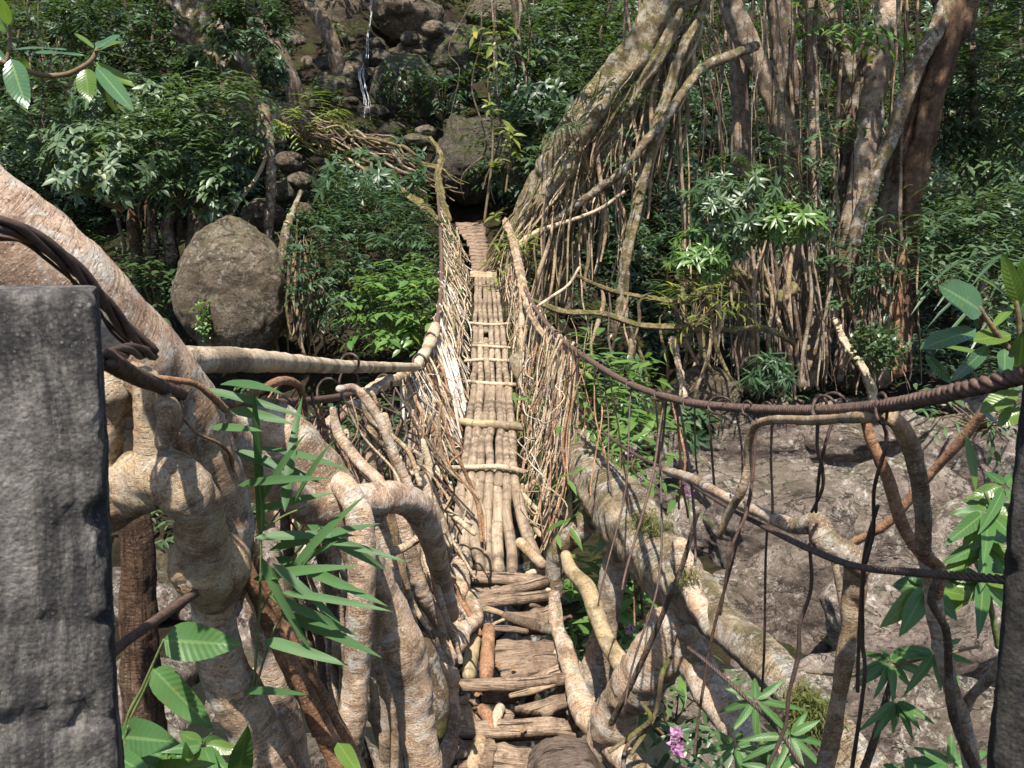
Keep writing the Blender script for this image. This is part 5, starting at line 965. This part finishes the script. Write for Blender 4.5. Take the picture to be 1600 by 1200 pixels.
bush('shrub', 'dark fine-leaved shrub beside the left cable wall', 640, 380, 16.2, 48, 65, 130, .16, .36, 'lf_dark', 8, 'spray', seed=9)
bush('shrub', 'bright broad-leaved shrub between handrail branch and railing', 625, 480, 13.0, 62, 60, 90, .19, .5, 'lf_bright', 7, 'spray', seed=10)
bush('shrub', 'whorl-leaved saplings on the root mat above the dark shrub', 580, 280, 18.0, 85, 45, 60, .26, .34, 'lf_blue', 8, 'whorl', seed=11, gap=1.1)
bush('shrub', 'broad-leaved pale shrub at top centre', 900, 75, 21.5, 95, 70, 170, .26, .55, 'lf_mid', 6, 'spray', seed=12)
bush('shrub', 'greyish leafy shrub under the broad-leaved pale shrub', 850, 160, 21.0, 78, 55, 120, .22, .45, 'lf_blue', 7, 'whorl', seed=13)
bush('shrub', 'dark shrub behind the yellow-green sapling', 800, 235, 20.6, 60, 55, 100, .2, .45, 'lf_dark', 7, 'spray', seed=14)
bush('shrub', 'dark undergrowth shrub right of the moss-capped boulder', 790, 60, 24, 55, 55, 90, .22, .45, 'lf_dark', 7, 'spray', seed=15)
bush('shrub', 'bright whorled shrub growing before the right-hand trunks', 1145, 320, 13.8, 72, 82, 120, .20, .28, 'lf_mid', 9, 'whorl', seed=16, gap=1.0)
bush('shrub', 'fresh green whorled branch spreading right of the bright shrub', 1225, 350, 13.6, 62, 30, 44, .20, .28, 'lf_bright', 9, 'whorl', seed=17)
bush('shrub', 'sunlit whorled shrub low above the bowl root', 1095, 400, 13.7, 45, 42, 46, .20, .28, 'lf_bright', 9, 'whorl', seed=18)
bush('shrub', 'tall hanging-leaf shrub filling the top right', 1565, 120, 16.5, 70, 150, 200, .25, .38, 'lf_mid', 8, 'spray', seed=19)
bush('shrub', 'hanging-leaf shrub left of the slim pale trunk', 1490, 160, 17.4, 42, 80, 90, .24, .38, 'lf_mid', 8, 'spray', seed=20)
bush('shrub', 'silvery small-leaved shrub on the far right bank', 1555, 400, 14.5, 75, 95, 150, .20, .5, 'lf_light', 6, 'spray', seed=21, gap=1.1)
bush('shrub', 'grey-leaved shrub behind the right ficus leaves', 1490, 350, 15.0, 50, 50, 70, .18, .5, 'lf_blue', 6, 'spray', seed=22)
bush('shrub', 'round-leaved shrub at the foot of the red-brown trunk', 1375, 540, 13.8, 40, 34, 70, .10, .75, 'lf_mid', 7, 'random', seed=23)
bush('fern', 'dark tufted fern under the bowl root', 1205, 582, 14.0, 30, 22, 16, .30, .16, 'lf_blue', 14, 'whorl', seed=24)
bush('plant', 'bright lance-leaved plants beyond the right railing', 925, 640, 9.2, 60, 70, 46, .30, .26, 'lf_bright', 6, 'spray', seed=25)
bush('plant', 'fine-leaved creeper hanging right of the bright lance leaves', 985, 625, 10.5, 30, 80, 120, .09, .6, 'lf_mid', 6, 'random', seed=26)
bush('plant', 'lance-leaved plant with pink orchid on the bearer root', 975, 730, 5.6, 32, 34, 10, .22, .28, 'lf_bright', 6, 'spray', seed=27)
bush('plant', 'bright plants seen through the gap below the elbow root', 955, 950, 6.0, 40, 60, 30, .20, .3, 'lf_bright', 7, 'spray', seed=28)
bush('plant', 'yellow-green plants under the bamboo deck edge', 870, 700, 8.0, 40, 70, 26, .2, .3, 'lf_bright', 6, 'spray', seed=29)
bush('plant', 'dark leafy plant under the shaded boulder', 1085, 665, 13, 24, 20, 12, .3, .4, 'lf_blue', 6, 'whorl', seed=30)
for i, (x, y, rx, ry) in enumerate([(60, 60, 90, 60), (180, 40, 80, 40), (60, 180, 70, 60), (240, 130, 50, 40), (390, 40, 50, 40)]):
    bush('shrub', ['dark leafy shrub in the top left corner behind the ficus twig', 'shaded shrub at the top edge right of the ficus twig', 'shaded shrub on the left edge below the ficus twig', 'dark shrub tucked left of the moss-hung tree base', 'shaded shrub at the top between the mossy tree and slanting trunk'][i], x, y, 19.5, rx, ry, 90, .22, .45, ['lf_dark', 'lf_blue', 'lf_mid'][i % 3], 7, 'spray', seed=70 + i)
bush('plant', 'green plants in the root thicket left of the deck', 600, 720, 7.5, 90, 60, 46, .2, .3, 'lf_mid', 7, 'spray', seed=31)
bush('plant', 'leafy creeper at the left of the huge boulder', 240, 440, 16.0, 40, 45, 50, .2, .45, 'lf_dark', 7, 'spray', seed=32)
bush('plant', 'small creeper climbing the face of the huge boulder', 318, 500, 14.6, 8, 30, 26, .08, .7, 'lf_bright', 5, 'random', seed=33)
bush('plant', 'yellowing fern on the mossy root ridge', 470, 195, 19.5, 40, 18, 14, .34, .2, 'lf_yellow', 12, 'spray', seed=34)
bush('fern', 'yellow fern hanging at the right railing top', 822, 392, 14.2, 12, 20, 8, .26, .2, 'lf_yellow', 10, 'spray', seed=35)
bush('fern', 'ferns sprouting along the great mossy limb', 925, 185, 14.9, 55, 75, 34, .24, .16, 'lf_mid', 12, 'spray', seed=36)
bush('fern', 'slender fern sprays hanging over the shaded right bank', 1085, 480, 13.4, 45, 30, 14, .26, .14, 'lf_yellow', 12, 'spray', seed=37)
bush('plant', 'vine leaves clinging among the right-hand trunks', 1265, 230, 15.4, 60, 80, 60, .20, .3, 'lf_mid', 6, 'spray', seed=38)
bush('plant', 'glossy leaves at the top between the trunks', 1320, 25, 15.4, 60, 40, 40, .22, .4, 'lf_bright', 6, 'spray', seed=39)
bush('plant', 'dark leaves around the foot of the slanting trunks', 1340, 420, 15.0, 50, 60, 50, .18, .4, 'lf_blue', 7, 'spray', seed=40)
bush('palm', 'palm fronds fanning out on the far right bank', 1475, 425, 14.0, 36, 30, 9, .75, .07, 'lf_blue', 12, 'spray', seed=41)
for i, (x, y, rx, ry) in enumerate([(490, 160, 40, 24), (700, 175, 50, 26), (540, 70, 36, 26), (610, 205, 50, 20)]):
    bush('shrub', ['low ferny shrub left of the smooth mossy boulder', 'low shrub below the moss-capped flat boulder', 'small shrub beside the tall dark rock face', 'low shrub at the foot of the cascade'][i], x, y, ground_hit(x, y, 20)[1] - .5, rx, ry, 34, .2, .4, ['lf_mid', 'lf_dark'][i % 2], 7, 'spray', seed=90 + i)
bush('plant', 'moss-grown leaves covering the boulder by the cascade', 632, 128, 26.6, 46, 36, 70, .16, .5, 'lf_mid', 6, 'random', seed=42)
bush('plant', 'leafy sprigs by the leafy boulder on the falls', 690, 140, 26, 36, 40, 44, .26, .4, 'lf_blue', 7, 'spray', seed=43)
bush('plant', 'wayside plants on the rock bank at far right', 1540, 640, 8.5, 80, 30, 16, .2, .3, 'lf_mid', 7, 'spray', seed=44)
# yellow-green sapling with sparse leaf whorls
b = at(757, 345, 19.0); sp = thing('sapling', 'tall thin sapling with sparse yellow-green leaf whorls at bridge end', 'sapling', b)
mb = MB(); c, r = trace([(757, 345, 19, 2.2), (770, 230, 19, 2), (763, 120, 19, 1.6), (775, 40, 19, 1.2)]); tube(mb, c, r, 7, .05, 3, .1); c, r = trace([(790, 300, 19, 1.8), (800, 220, 19, 1.3)]); tube(mb, c, r, 7, .05, 4, .1); mb.build('stem', M['stem'], sp)
mb = MB(); cc = np.array([at(x, y, 18.9) for x, y in [(775, 42), (782, 55), (752, 90), (768, 75), (748, 105), (775, 100), (785, 120), (770, 130), (763, 165), (770, 175), (800, 215), (795, 230), (808, 240), (782, 252), (778, 262), (745, 55), (790, 40), (790, 205), (775, 340)]])
clusters(mb, cc, norm(sph(len(cc)) * .4 + np.array((0, -.3, .8))), 5, .3, .42, 'whorl'); mb.build('foliage', M['lf_yellow'], sp)
# ------------------------------------------------------------------ undergrowth on the slopes (uncountable)
def under(n, y0, y1, xw, mat, L, Wd, per, style, hmax, seed, label, keep):
    Y = rng.uniform(y0, y1, n); X = rng.uniform(-1, 1, n) * (Y * .66 + 1.5); Zt = H(X, Y); P = np.stack([X, Y, Zt + rng.uniform(.02, hmax, n) ** 1.0], 1)
    px, py = project(P); k = keep(px, py, X, Y) & (vnoise(P * .55, seed) > -.55); P = P[k]
    mb = MB(); clusters(mb, P, norm(sph(len(P)) * .6 + np.array((0, -.45, .7))), per, L, Wd, style); return tag(mb.build('undergrowth', M[mat], None, (0, 0, 0)), label, 'undergrowth', None, 'stuff')
def far_keep(px, py, X, Y):
    rocks = (px > 455) & (px < 760) & (py < 205) & (py > -20); path = (px > 480) & (px < 700) & (py > 195) & (py < 300) & (rng.random(len(px)) < .75)
    end = (px > 660) & (px < 800) & (py > 190) & (py < 460); low = (px > 400) & (px < 520) & (py > 200) & (py < 600) & (rng.random(len(px)) < .7)
    bould = (px > 270) & (px < 460) & (py > 340) & (py < 570)
    return ~(rocks | path | end | low | bould) & (px > -80) & (px < 1680)
under(17000, 20.5, 42, 0, 'lf_dark', .26, .42, 6, 'spray', 1.6, 3, 'dark leafy undergrowth covering the upper slopes', far_keep)
under(6500, 20, 36, 0, 'lf_blue', .24, .36, 7, 'whorl', 2.0, 9, 'blue-green whorled undergrowth on the shaded slopes', far_keep)
under(5000, 16.8, 24, 0, 'lf_dark', .18, .42, 6, 'spray', .8, 15, 'dark low undergrowth along the far bank', lambda px, py, X, Y: far_keep(px, py, X, Y) & ~((px > 690) & (px < 800)))
under(900, 12, 17, 0, 'lf_mid', .16, .35, 6, 'spray', .4, 21, 'scattered green plants at the foot of the banks', lambda px, py, X, Y: far_keep(px, py, X, Y) & (np.abs(X) > 2) & ((X < 0) | (Y > 14.8)))
under(1500, 2.6, 7, 0, 'lf_mid', .14, .3, 6, 'spray', .3, 27, 'green herbs growing on the near bank below', lambda px, py, X, Y: ~((px > 640) & (px < 960)) & ((X < 0) | (rng.random(len(X)) < .35)))
# vine stems rising through the jungle
for i in range(40):
    x = random.uniform(0, 1600); x = x if not 440 < x < 720 else x + 300
    strand('hanging_vine', 'thin dark vine rising through the background jungle', x, -20, random.uniform(80, 330), random.uniform(19.5, 21.5), random.choice([1, 1.4, 2, 2.6]), random.choice(['bark_dark', 'root_tan', 'root_dark', 'bark_pale']), 'vines in the background jungle', random.uniform(-60, 60), .4)
# ------------------------------------------------------------------ near foliage
def bigleaf(mb, base, tip, width, up=(0, -.3, 1), droop=.12, fold=.18, prof='ellip', n=10, wave=0.0, seed=0):
    base, tip = np.array(base, float), np.array(tip, float); d = tip - base; L = np.linalg.norm(d); d = d / L; s = norm(np.cross(d, np.array(up, float))); u = np.cross(s, d)
    t = np.linspace(0, 1, n + 1); w = np.array((-1, -.5, 0, .5, 1)); 
    if prof == 'ellip': pr = np.sin(np.pi * t ** .85) ** .75
    elif prof == 'ovate': pr = np.sin(np.pi * t ** .7) ** .7 * (1 - .25 * t)
    else: pr = np.minimum(1, t * 9) * (1 - t ** 3) ** .8
    pr = np.maximum(pr, .02); T, Wv = np.meshgrid(t, w, indexing='ij'); hw = pr[:, None] * Wv * width * .5
    z = np.abs(hw) * fold + (.05 + .04 * math.sin(seed * 3.1)) * width * np.sin(T * 9 + seed) * np.sign(Wv) * np.abs(Wv) - droop * L * (T ** 2 - T * .3) + wave * width * np.sin(T * 17 + seed) * np.abs(Wv)
    v = (base + d * (T * L)[..., None] + s * hw[..., None] + u * z[..., None]).reshape(-1, 3); idx = np.arange((n + 1) * 5).reshape(n + 1, 5)
    q = np.stack([idx[:-1, :-1], idx[1:, :-1], idx[1:, 1:], idx[:-1, 1:]], -1).reshape(-1)
    mb.add(v, q, np.full(n * 4, 4), np.stack([Wv.ravel() * .5, T.ravel()], 1))
def pxleaf(mb, a, b, wpx, Ya, Yb, **k):
    bigleaf(mb, at(a[0], a[1], Ya), at(b[0], b[1], Yb), wpx * px_scale((a[1] + b[1]) / 2, (Ya + Yb) / 2), **k)
def plantlet(name, label, cat, stems, leaflist, mat, stemmat='stem', mat2=None, **kw):
    b = at(*stems[0][0][:3]); r = thing(name, label, cat, b); mb = MB()
    for s in stems: c, rr = trace(s); tube(mb, c, rr, 8, .08, nseed(), None, 0, 1, .1)
    mb.build('stem', M[stemmat], r); mb = MB(); m2 = MB()
    for i, (a, c, w, Ya, Yb, up, *o) in enumerate(leaflist):
        pxleaf(m2 if (o and o[0]) else mb, a, c, w, Ya, Yb, up=up, seed=i, **kw)
    mb.build('foliage', M[mat], r)
    if m2.n: m2.build('young_foliage', M[mat2 or mat], r)
    return r
Fc = (0, -1, .25); Ed = (0, -.25, 1)
plantlet('ficus_twig', 'ficus twig with large glossy oval leaves reaching in at top left', 'twig',
         [[(-30, 88, 1.3, 3.5), (10, 98, 1.3, 3.5), (60, 116, 1.3, 4), (100, 117, 1.3, 4), (130, 104, 1.3, 4), (145, 92, 1.3, 4), (152, 76, 1.3, 3)], [(10, 98, 1.3, 3), (15, 70, 1.3, 3), (14, 40, 1.3, 2.5)]],
         [((17, 92), (40, 168), 40, 1.28, 1.24, Fc), ((22, 90), (47, 122), 26, 1.33, 1.36, (.3, -.8, .3), 1), ((12, 78), (102, 72), 18, 1.3, 1.24, (0, -.45, 1)), ((52, 82), (130, 84), 18, 1.31, 1.33, (0, -.55, 1)),
          ((150, 104), (207, 170), 28, 1.29, 1.22, (.3, -1, .4)), ((150, 98), (212, 135), 20, 1.3, 1.27, (.2, -.6, .6), 1), ((134, 107), (138, 158), 34, 1.3, 1.27, (0, -1, .2), 1), ((148, 80), (195, 62), 26, 1.3, 1.25, (0, -.8, 1), 1),
          ((147, 75), (115, 48), 10, 1.3, 1.35, (0, -.4, 1), 1), ((152, 76), (186, 52), 26, 1.33, 1.4, (0, -.9, 1)), ((155, 80), (212, 92), 12, 1.32, 1.36, (0, -.3, 1)), ((150, 110), (180, 178), 18, 1.34, 1.4, (0, -.8, .2)),
          ((14, 40), (0, -5), 18, 1.3, 1.26, (.6, -.8, 0), 1), ((14, 42), (20, 14), 10, 1.3, 1.3, (.9, -.5, 0), 1), ((13, 50), (-12, 30), 16, 1.29, 1.28, (.3, -.9, .3), 1), ((8, 95), (-20, 70), 16, 1.3, 1.3, Fc)],
         'lf_ficus', 'stem', 'lf_ficus_young', droop=.05, fold=.12)
plantlet('ficus_twig', 'ficus branch with large leaves above the cable beside the black post', 'twig',
         [[(1640, 640, 1.45, 6), (1600, 590, 1.4, 6), (1575, 545, 1.38, 5), (1555, 518, 1.37, 4), (1530, 480, 1.36, 3)], [(1590, 570, 1.42, 4), (1592, 500, 1.4, 4), (1580, 440, 1.4, 3)]],
         [((1535, 488), (1472, 444), 62, 1.36, 1.33, (0, -1, .6)), ((1525, 516), (1440, 540), 42, 1.36, 1.3, (0, -.6, 1)), ((1580, 524), (1516, 530), 34, 1.38, 1.36, (0, -.7, .8), 1), ((1545, 540), (1490, 594), 24, 1.38, 1.34, (.3, -.8, .4)),
          ((1550, 512), (1590, 470), 14, 1.38, 1.42, (0, -.5, 1), 1), ((1585, 470), (1512, 418), 18, 1.4, 1.38, (0, -.5, 1), 1), ((1594, 482), (1568, 396), 26, 1.4, 1.37, (-.3, -.9, .2), 1), ((1600, 500), (1612, 410), 26, 1.4, 1.4, (-.3, -.9, .2)),
          ((1592, 575), (1600, 520), 40, 1.38, 1.32, (-.3, -1, .2)), ((1570, 545), (1570, 590), 28, 1.36, 1.33, (0, -1, .2)), ((1560, 560), (1442, 530), 16, 1.42, 1.46, (0, -.4, 1), 1), ((1446, 554), (1488, 600), 18, 1.36, 1.34, (-.4, -.8, .4)),
          ((1590, 610), (1532, 642), 34, 1.42, 1.40, (0, -.8, 1), 1), ((1595, 640), (1560, 665), 30, 1.43, 1.42, (0, -.8, 1), 1), ((1510, 680), (1528, 766), 20, 1.5, 1.46, (.3, -1, .2), 1), ((1530, 640), (1575, 672), 18, 1.45, 1.44, (0, -.4, 1)), ((1590, 440), (1640, 380), 30, 1.4, 1.36, (0, -.8, .6), 1)],
         'lf_ficus', 'stem', 'lf_ficus_young', droop=.08, fold=.15)
def rosette(cx, cy, Y, n, Lpx, wpx, a0=0, a1=6.28, seed=0):
    r_ = random.Random(seed); out = []
    for i in range(n):
        a = a0 + (a1 - a0) * (i + r_.uniform(-.3, .3)) / n; L = Lpx * r_.uniform(.75, 1.15)
        out.append(((cx + 4 * math.cos(a), cy + 3 * math.sin(a)), (cx + L * math.cos(a), cy + L * .75 * math.sin(a) + L * .25), wpx * r_.uniform(.8, 1.1), Y, Y - .08 * math.sin(a) + r_.uniform(-.08, .05), (r_.uniform(-.2, .2), -.8, .7), i % 3 == 0))
    return out
plantlet('leafy_plant', 'bright leafy plant with long oval leaves beside the right post', 'plant', [[(1560, 1010, 1.75, 5), (1545, 930, 1.72, 5), (1538, 860, 1.7, 4), (1548, 800, 1.7, 3), (1540, 770, 1.7, 3)]],
         rosette(1542, 800, 1.7, 9, 75, 26, seed=1) + rosette(1540, 850, 1.7, 8, 85, 28, seed=2) + rosette(1446, 920, 1.62, 7, 82, 34, seed=3) + rosette(1535, 905, 1.65, 8, 95, 30, seed=4) + rosette(1570, 760, 1.72, 6, 70, 24, seed=14), 'lf_near', 'stem_green', 'lf_ficus_young', droop=.15, fold=.2, prof='ovate')
plantlet('leafy_plant', 'drooping whorls of narrow leaves hanging before the rock bank', 'plant', [[(1530, 1010, 1.9, 2.5), (1460, 1025, 1.88, 2.5), (1395, 1040, 1.86, 3), (1330, 1055, 1.9, 2.5), (1260, 1050, 2, 2)], [(1395, 1040, 1.86, 2.5), (1398, 1090, 1.85, 2)]],
         rosette(1390, 1035, 1.86, 10, 72, 17, seed=5) + rosette(1400, 1095, 1.84, 6, 60, 15, .3, 2.9, seed=6) + rosette(1460, 1022, 1.86, 8, 74, 16, seed=7), 'lf_near', 'stem', None, droop=.15, fold=.25, prof='ovate')
plantlet('leafy_plant', 'dense long-leaved plant at the bottom right behind the mossy root', 'plant', [[(1200, 1290, 2.6, 6), (1195, 1200, 2.6, 5), (1180, 1110, 2.6, 4)], [(1195, 1230, 2.6, 5), (1240, 1160, 2.6, 4)]],
         rosette(1180, 1095, 2.6, 8, 78, 14, seed=8) + rosette(1235, 1150, 2.55, 9, 82, 14, seed=9) + rosette(1150, 1165, 2.6, 8, 70, 13, seed=10) + rosette(1205, 1205, 2.5, 8, 80, 15, seed=11), 'lf_near', 'stem_green', 'lf_near', droop=.2, fold=.3, prof='ovate')
plantlet('leafy_plant', 'long-leaved plant cut by the bottom edge near the right post', 'plant', [[(1480, 1330, 1.9, 5), (1478, 1260, 1.9, 4), (1480, 1210, 1.9, 3)]], rosette(1485, 1195, 1.9, 9, 95, 24, seed=12) + rosette(1420, 1215, 1.9, 8, 80, 20, seed=13), 'lf_near', 'stem_green', None, droop=.15, fold=.2, prof='ovate')
plantlet('leafy_plant', 'low leafy plant at the bottom edge left of the twin roots', 'plant', [[(330, 1300, 1.8, 4), (325, 1230, 1.8, 3), (320, 1170, 1.8, 2)]], rosette(318, 1165, 1.8, 9, 62, 24, seed=21) + rosette(265, 1190, 1.75, 8, 70, 26, seed=22) + rosette(345, 1205, 1.8, 8, 55, 22, seed=23), 'lf_near', 'stem_green', 'lf_ficus_young', droop=.15, fold=.2, prof='ovate')
# broad veined leaves bottom left
plantlet('leafy_plant', 'plant with broad ribbed leaves in front of the brown root post', 'plant', [[(185, 1290, 1.55, 3), (195, 1140, 1.5, 2.5), (225, 1070, 1.48, 2.5), (256, 1000, 1.45, 2)], [(195, 1140, 1.5, 2.2), (225, 1080, 1.48, 2), (240, 1044, 1.47, 2)], [(185, 1290, 1.55, 2.5), (190, 1180, 1.5, 2.5), (200, 1135, 1.48, 2)]],
         [((256, 1000), (373, 1008), 66, 1.45, 1.42, (0, -1, .5)), ((240, 1044), (328, 1140), 58, 1.47, 1.42, (-.3, -1, .4)), ((182, 1150), (272, 1160), 66, 1.5, 1.42, (0, -1, .6)), ((372, 1215), (385, 1144), 42, 1.6, 1.5, (.3, -1, .3)), ((200, 1215), (330, 1190), 40, 1.5, 1.45, (0, -.8, .9), 1),
          ((260, 1210), (200, 1180), 34, 1.5, 1.46, (0, -.8, .9)), ((300, 1225), (290, 1165), 30, 1.55, 1.5, (.3, -.9, .5)), ((528, 1160), (565, 1215), 30, 2.0, 1.9, (.2, -.9, .6), 1), ((180, 1180), (236, 1215), 40, 1.46, 1.4, (0, -1, .6))], 'lf_near', 'stem_green', 'lf_ficus_young', droop=.1, fold=.15, prof='ovate')
# long grass blades
bl = [((405, 760), (400, 640)), ((408, 840), (402, 655)), ((412, 780), (458, 690)), ((445, 800), (462, 640)), ((330, 668), (395, 668)), ((318, 608), (455, 640)), ((366, 705), (480, 742)), ((372, 758), (482, 742)), ((345, 600), (420, 598)), ((398, 840), (535, 832)), ((420, 860), (560, 818)),
      ((475, 835), (608, 866)), ((480, 820), (590, 880)), ((430, 870), (565, 925)), ((408, 870), (470, 1000)), ((440, 925), (580, 945)), ((395, 905), (520, 880)), ((440, 960), (560, 1003)), ((380, 1080), (452, 1078)), ((450, 900), (538, 790)), ((360, 640), (440, 655)), ((460, 790), (500, 700)), ((395, 800), (500, 770)), ((420, 930), (545, 985)), ((400, 700), (520, 715)), ((425, 880), (520, 960)), ((412, 1000), (520, 1030)), ((445, 905), (500, 850))]
b = at(395, 1090, 1.95); gr = thing('bamboo_grass', 'long-bladed green grass leaning over the twin reddish roots', 'grass', b); mb = MB()
for i, (a, c) in enumerate(bl):
    c = (a[0] + (c[0] - a[0]) * 1.18, a[1] + (c[1] - a[1]) * 1.18); pxleaf(mb, a, c, random.uniform(13, 20), 1.85 + random.uniform(-.1, .1), 1.78 + random.uniform(-.15, .15), up=(random.uniform(-.4, .4), -.8, .7), droop=.14, fold=.2, prof='blade', n=12)
mb.build('blades', M['lf_blade'], gr); mb = MB()
for s in ([(395, 1090, 1.95, 2.2), (405, 960, 1.9, 2), (408, 830, 1.87, 1.8), (404, 740, 1.85, 1.2)], [(405, 960, 1.9, 1.8), (450, 880, 1.88, 1.6), (500, 825, 1.86, 1.2)], [(395, 1090, 1.95, 2), (430, 980, 1.9, 1.8), (470, 930, 1.87, 1.3)], [(398, 838, 1.88, 1.8), (440, 808, 1.88, 1.6), (478, 792, 1.88, 1.2)]):
    c, r = trace(s); tube(mb, c, r, 6, .05, nseed())
mb.build('stem', M['stem_green'], gr)
# orchids
for x, y, Y, n, sz, lab in ((1058, 1158, 2.5, 26, .018, 'pink orchid spray below the split root at the bottom'), (1073, 765, 3.6, 16, .016, 'small pink orchid beside the brown wire bundle'), (986, 985, 4.6, 8, .02, 'pink orchid seen beneath the great bearer root'), (985, 705, 6.2, 9, .022, 'pale pink orchid on the lance-leaved plant')):
    r = thing('orchid', lab, 'flower', at(x, y + 50, Y)); mb = MB(); c = np.array([at(x + random.uniform(-6, 6), y + (_ - n / 2) * 1.5, Y + random.uniform(-.03, .03)) for _ in range(n)])
    clusters(mb, c, norm(sph(n) + np.array((0, -1, 0))), 5, sz, .75, 'whorl'); mb.build('petals', M['petal'], r)
    mb = MB(); cc, rr = trace([(x + 5, y + 55, Y, 1.2), (x + 2, y + 10, Y, 1.2), (x, y - 22 * n / 26, Y, .8)]); tube(mb, cc, rr, 6, .05, nseed()); mb.build('stem', M['stem_green'], r)
# moss tufts on the roots
def tuft(label, spots, n, L=.035):
    c = np.array([at(x + random.gauss(0, w), y + random.gauss(0, h), Y) for x, y, Y, w, h in spots for _ in range(n)]); mb = MB()
    clusters(mb, c, norm(sph(len(c)) * .7 + np.array((0, -.5, -.1))), 5, L, .16, 'random'); return one('moss_clump', label, 'moss', mb, 'moss')
tuft('thick hanging moss clump under the long speckled root', [(1252, 1095, 2.74, 12, 13), (1272, 1118, 2.72, 12, 14)], 170, .032)
tuft('yellow-green moss patch on top of the great bearer root', [(1020, 822, 4.15, 14, 7), (1005, 812, 4.25, 9, 6)], 90, .03)
tuft('dark moss patch where the long speckled root forks off', [(1075, 905, 3.55, 6, 10)], 130, .025)
# fallen leaves on the steps
for i in range(14):
    x = random.uniform(715, 880); y = random.uniform(890, 1160); mb = MB(); p = dk(x, y, .05)
    bigleaf(mb, p, p + np.array((random.uniform(-.07, .07), random.uniform(-.05, .05), .005)), random.uniform(.02, .035), droop=.05, n=5)
    one('fallen_leaf', 'dry brown fallen leaf on the near wooden steps', 'leaf', mb, 'dead', 'fallen leaves on the steps')

# pebble and chips set in the top of the grey post
pst = [o for o in bpy.data.objects if o.name.startswith('concrete_post')][0]
mbp = rock_mb(at(38, 545, .845), (.022, .018, .020), 77, 4, .12, 6, .95); mbp.build('pebble', M['rock_boulder'], pst)
